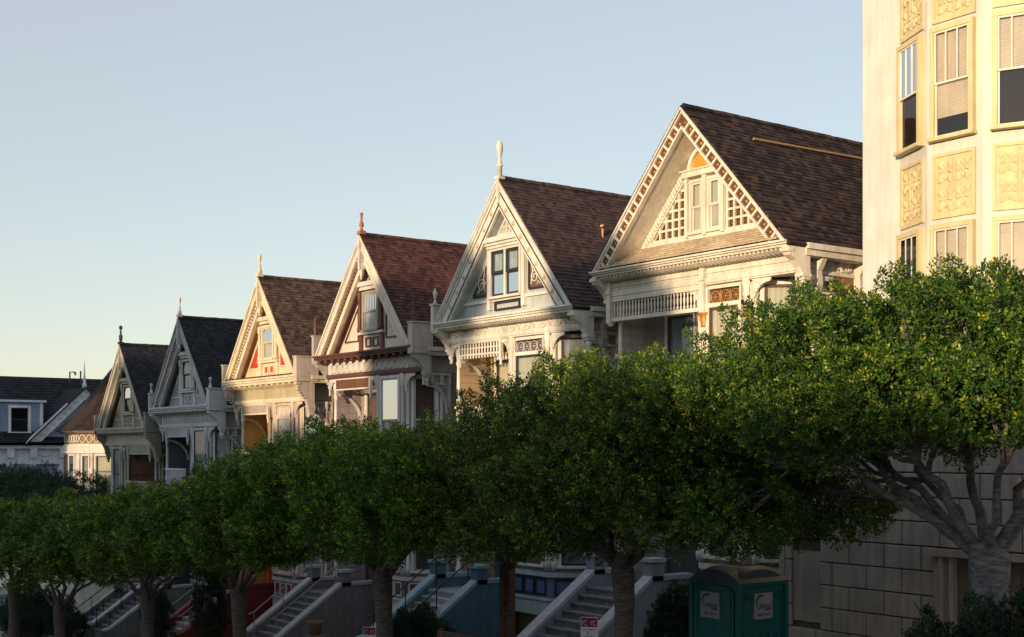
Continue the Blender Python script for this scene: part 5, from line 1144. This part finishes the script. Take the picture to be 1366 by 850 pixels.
for Mx in (frame(0, -.6, 0), frame(.575, -.55, 90)):
    cx = -.06 if Mx[1][0] == 0 else .56
    m = MB(Mx); m.box(cx-.22, cx+.22, -.018, .06 if cx < 0 else .04, 1.46, 1.9); s = m.build('sign', sgn, pt)
    m = MB(Mx); pts = [(cx-.19+.17*math.sin(t/8*1.57), 1.66+.19*math.sin(t/8*math.pi/2)) for t in range(9)]
    arc = [(cx-.185+.14*(1-math.cos(t/10*math.pi*.6)), 1.72+.14*math.sin(t/10*math.pi*.6)) for t in range(11)]
    for p, q in zip(arc, arc[1:]): m.bar(p, q, .03, -.022, -.016)
    m.box(cx+.04, cx+.18, -.022, -.016, 1.605, 1.63); m.build('emblem', ink, s)
    text('United', .15, ink, s, Mx @ Matrix.Translation((cx+.01, -.02, 1.68)), sx=.85)
    text('1-800-TOILETS', .062, ink, s, Mx @ Matrix.Translation((cx, -.02, 1.53)), sx=.85)

# ------------------------------------------------------------------ street furniture
def parking_sign(label, x, y, top):
    z = ground(x)+.12; o = empty('parking_sign', (x, y, z)); o.rotation_euler.z = R(38); tag(o, label, 'sign', 'parking signs on the kerb')
    h = top-z
    m = MB(); m.tube([(0, .03, -.1), (0, .03, h-.02)], .025, 8); m.build('pole', greyp, o)
    m = MB(); m.prism([(-.14, h-.45), (-.15, h-.44), (-.15, h-.01), (-.14, h), (.14, h), (.15, h-.01), (.15, h-.44), (.14, h-.45)], 'y', -.004, .004); p = m.build('plate', P('plate_white', (.5, .5, .52), var=.05), o)
    rd = P('tow_red', (.2, .01, .03)); m = MB(); m.box(-.14, .14, -.007, -.003, h-.17, h-.012); m.build('red_band', rd, p)
    m = MB()
    for cx in (-.08, .075):
        m.bar((cx-.05, h-.13), (cx+.04, h-.05), .02, -.011, -.006); m.lathe((cx-.02, -.01, h-.085), [(.028, -.02), (.03, 0), (.02, .02)], 8); m.box(cx-.01, cx+.05, -.011, -.006, h-.145, h-.125)
    m.build('emblem', M['lace'] if False else sgn, p)
    m = MB(); rg = random.Random(x)
    for j, (zz, n_, hh) in enumerate(((.205, 9, .022), (.245, 4, .02), (.275, 4, .02), (.325, 7, .014), (.355, 9, .012), (.39, 6, .012))):
        w = .24/10; x0 = -n_*w/2
        for k in range(n_):
            if rg.random() < .85: m.box(x0+k*w+.003, x0+(k+.75)*w, -.006, -.003, h-zz-hh, h-zz)
    m.build('small_print', ink, p)
parking_sign('white tow zone parking sign left of the white stair and the thick trunk', -16.85, 14.2, 1.55)
parking_sign('white tow zone parking sign left of the slim trunk near the dark shrub', -24.2, 14.2, .57)

wood = bark_mat('weathered_timber', (.05, .026, .017), (.14, .075, .05))
pz = ground(-23.5)
o = empty('timber_post', (-23.5, 17.4, pz)); o.rotation_euler.z = R(15); tag(o, 'thick brown timber post standing behind the barricade under the leaves', 'post')
m = MB(); m.box(-.17, -.02, -.1, .1, -.2, 3.1); m.box(.0, .13, -.09, .11, -.2, 2.95); m.box(-.03, .01, -.07, .08, -.2, 2.9); m.build('timbers', wood, o, .012)
m = MB(); m.bar((.05, 2.45), (.5, 3.0), .09, -.05, .05); m.build('brace', wood, o)
for z in (1.2, 2.3):
    pass
o = empty('barricade', (-24.1, 16.9, ground(-24.1))); tag(o, 'grey timber barricade with red markers at the foot of the post', 'barricade')
m = MB()
for z in (.35, .72): m.box(-1.5, 1.6, -.03, .02, z, z+.24)
for x in (-1.45, 0, 1.5): m.box(x-.05, x+.05, .02, .1, -.2, 1.0)
m.build('boards', P('grey_board', (.09, .08, .08), var=.3, bump=.5), o)
m = MB()
for x in (-1.3, -.55, .5, 1.45): m.box(x-.05, x+.05, -.045, -.03, .74, .95)
m.build('reflectors', P('signal_red', (.4, .05, .02)), o)
def bollard(label, x, y, h, r):
    m = MB(); m.lathe((0, 0, 0), [(r, -.1), (r, h-r)]+[(r*math.cos(t*.314), h-r+r*math.sin(t*.314)) for t in range(1, 6)], 14); b = m.build('bollard', P('bollard_white', (.45, .45, .47)), None); b.location = (x, y, ground(x)+.12); tag(b, label, 'bollard')
bollard('white round-topped bollard at the foot of the white stair', -22.0, 17.2, .78, .12)
m = MB(); m.lathe((0, 0, 0), [(.16, 0), (.2, .3), (.24, .34), (.24, .4), (.19, .4), (.17, .3)], 14); b = m.build('flower_pot', P('clay', (.22, .13, .09)), None); b.location = (-33.6, 17.9, ground(-33.6)+.72); tag(b, 'clay flower pot on a plinth between the oxblood and mauve stairs', 'pot')
m = MB(); m.box(-.25, .25, -.25, .25, -.2, .72); b = m.build('plinth', P('plinth_stone', (.16, .13, .13)), None, .02); b.location = (-33.6, 17.9, ground(-33.6)); tag(b, 'square stone plinth carrying the clay flower pot', 'plinth')
m = MB(); m.tube([(0, 0, 0), (-.42, 0, .62)], [.012, .008], 6); b = m.build('cane', M['rail'], None); b.location = (-9.75, 14.0, ground(-9.75)+1.35); tag(b, 'thin dark cane sticking out of the low hedge', 'stick')

# ------------------------------------------------------------------ ground, road, pavement
def sheet(name, ys, dz, mat, xs=(-1500, -130, 60, 1500), yf=None):
    vs = [(x, y, ground(x)+(yf(y) if yf else 0)+dz) for x in xs for y in ys]; n = len(ys)
    me = bpy.data.meshes.new(name); me.from_pydata(vs, [], [(i*n+j, (i+1)*n+j, (i+1)*n+j+1, i*n+j+1) for i in range(len(xs)-1) for j in range(n-1)])
    me.materials.append(mat); o = bpy.data.objects.new(name, me); col.objects.link(o); o['kind'] = 'structure'; return o
def mottled(name, c0, c1, sc, bump=.3):
    m, nt, N, L, b = new_mat(name); tc = N.new('ShaderNodeTexCoord'); n = N.new('ShaderNodeTexNoise'); n.inputs['Scale'].default_value = sc; n.inputs['Detail'].default_value = 8
    L.new(tc.outputs['Object'], n.inputs['Vector']); r = N.new('ShaderNodeValToRGB'); r.color_ramp.elements[0].position = .35; r.color_ramp.elements[1].position = .65
    r.color_ramp.elements[0].color = c0+(1,); r.color_ramp.elements[1].color = c1+(1,); L.new(n.outputs['Fac'], r.inputs[0]); L.new(r.outputs[0], b.inputs['Base Color']); b.inputs['Roughness'].default_value = .9
    bp = N.new('ShaderNodeBump'); bp.inputs['Strength'].default_value = bump; bp.inputs['Distance'].default_value = .03; L.new(n.outputs['Fac'], bp.inputs['Height']); L.new(bp.outputs[0], b.inputs['Normal']); return m
grass = mottled('lawn', (.02, .04, .012), (.05, .08, .02), 2.5)
sheet('ground', [-1500, -400, -60, -30, -10, 0, 3, 4, 40, 1500], 0, grass, yf=hill)
sheet('road', [4.0, 13.1], .004, mottled('asphalt', (.035, .035, .038), (.06, .06, .062), 1.2), xs=(-130, 60))
conc = mottled('concrete', (.2, .2, .2), (.3, .29, .28), .9, .15)
sheet('pavement', [13.3, 17.9], .124, conc, xs=(-130, 60))
def kerb(y0, y1, name):
    m = MB(); xs = (-130, 60)
    vs = [(x, y, ground(x)+z) for x in xs for y, z in ((y0, -.1), (y1, -.1), (y1, .13), (y0, .13))]
    m.add(vs, [(0, 1, 2, 3), (7, 6, 5, 4), (0, 4, 5, 1), (1, 5, 6, 2), (2, 6, 7, 3), (3, 7, 4, 0)]); o = m.build(name, conc); o['kind'] = 'structure'
kerb(13.1, 13.3, 'kerb'); kerb(17.9, 17.98, 'pavement_edge')
m = MB()
for k in range(40):
    x = -120+k*4.4; m.add([(x, 8.5, ground(x)+.008), (x+2, 8.5, ground(x+2)+.008), (x+2, 8.62, ground(x+2)+.008), (x, 8.62, ground(x)+.008)], [(0, 1, 2, 3)])
o = m.build('road_markings', P('road_paint', (.5, .4, .1))); o['kind'] = 'structure'

# ------------------------------------------------------------------ light, sky, camera
w = bpy.data.worlds.new('World'); scene.world = w; w.use_nodes = True
nt = w.node_tree; sky = nt.nodes.new('ShaderNodeTexSky'); sky.sky_type = 'NISHITA'; sky.sun_disc = False
sky.sun_elevation = EL; sky.altitude = 60; sky.air_density = 1.0; sky.dust_density = .4; sky.ozone_density = 1.2
sky.sun_rotation = math.pi-PHI
bg = nt.nodes['Background']
veil = nt.nodes.new('ShaderNodeMix'); veil.data_type = 'RGBA'; veil.inputs['Factor'].default_value = .6   # thin high haze whitening the blue
veil.inputs['B'].default_value = (2.35, 2.35, 2.35, 1); nt.links.new(sky.outputs[0], veil.inputs['A']); tn = nt.nodes.new('ShaderNodeMix'); tn.data_type = 'RGBA'; tn.blend_type = 'MULTIPLY'; tn.inputs['Factor'].default_value = 1; tn.inputs['B'].default_value = (.985, .982, 1.0, 1)
nt.links.new(veil.outputs['Result'], tn.inputs['A']); nt.links.new(tn.outputs['Result'], bg.inputs[0]); bg.inputs[1].default_value = .15
sun = bpy.data.lights.new('sun', 'SUN'); sun.energy = 3.3; sun.angle = R(.5); sun.color = (1, .71, .43)
so = bpy.data.objects.new('sun', sun); col.objects.link(so)
tosun = Vector((math.sin(PHI)*math.cos(EL), -math.cos(PHI)*math.cos(EL), math.sin(EL)))
so.rotation_euler = tosun.to_track_quat('Z', 'Y').to_euler(); so.location = (0, -20, 60)

cam = bpy.data.cameras.new('camera'); cam.sensor_width = 36; cam.lens = 45.43; cam.shift_y = .128; cam.clip_end = 4000; cam.clip_start = .1
co = bpy.data.objects.new('camera', cam); col.objects.link(co); co.location = (0, 0, 4.4); co.rotation_euler = (R(90), 0, R(53.3)); scene.camera = co
vs = scene.view_settings; vs.view_transform = 'Standard'; vs.look = 'None'; vs.gamma = 1; vs.exposure = .86; vs.use_curve_mapping = False
scene.cycles.max_bounces = 6; scene.cycles.transparent_max_bounces = 12; scene.cycles.use_denoising = True
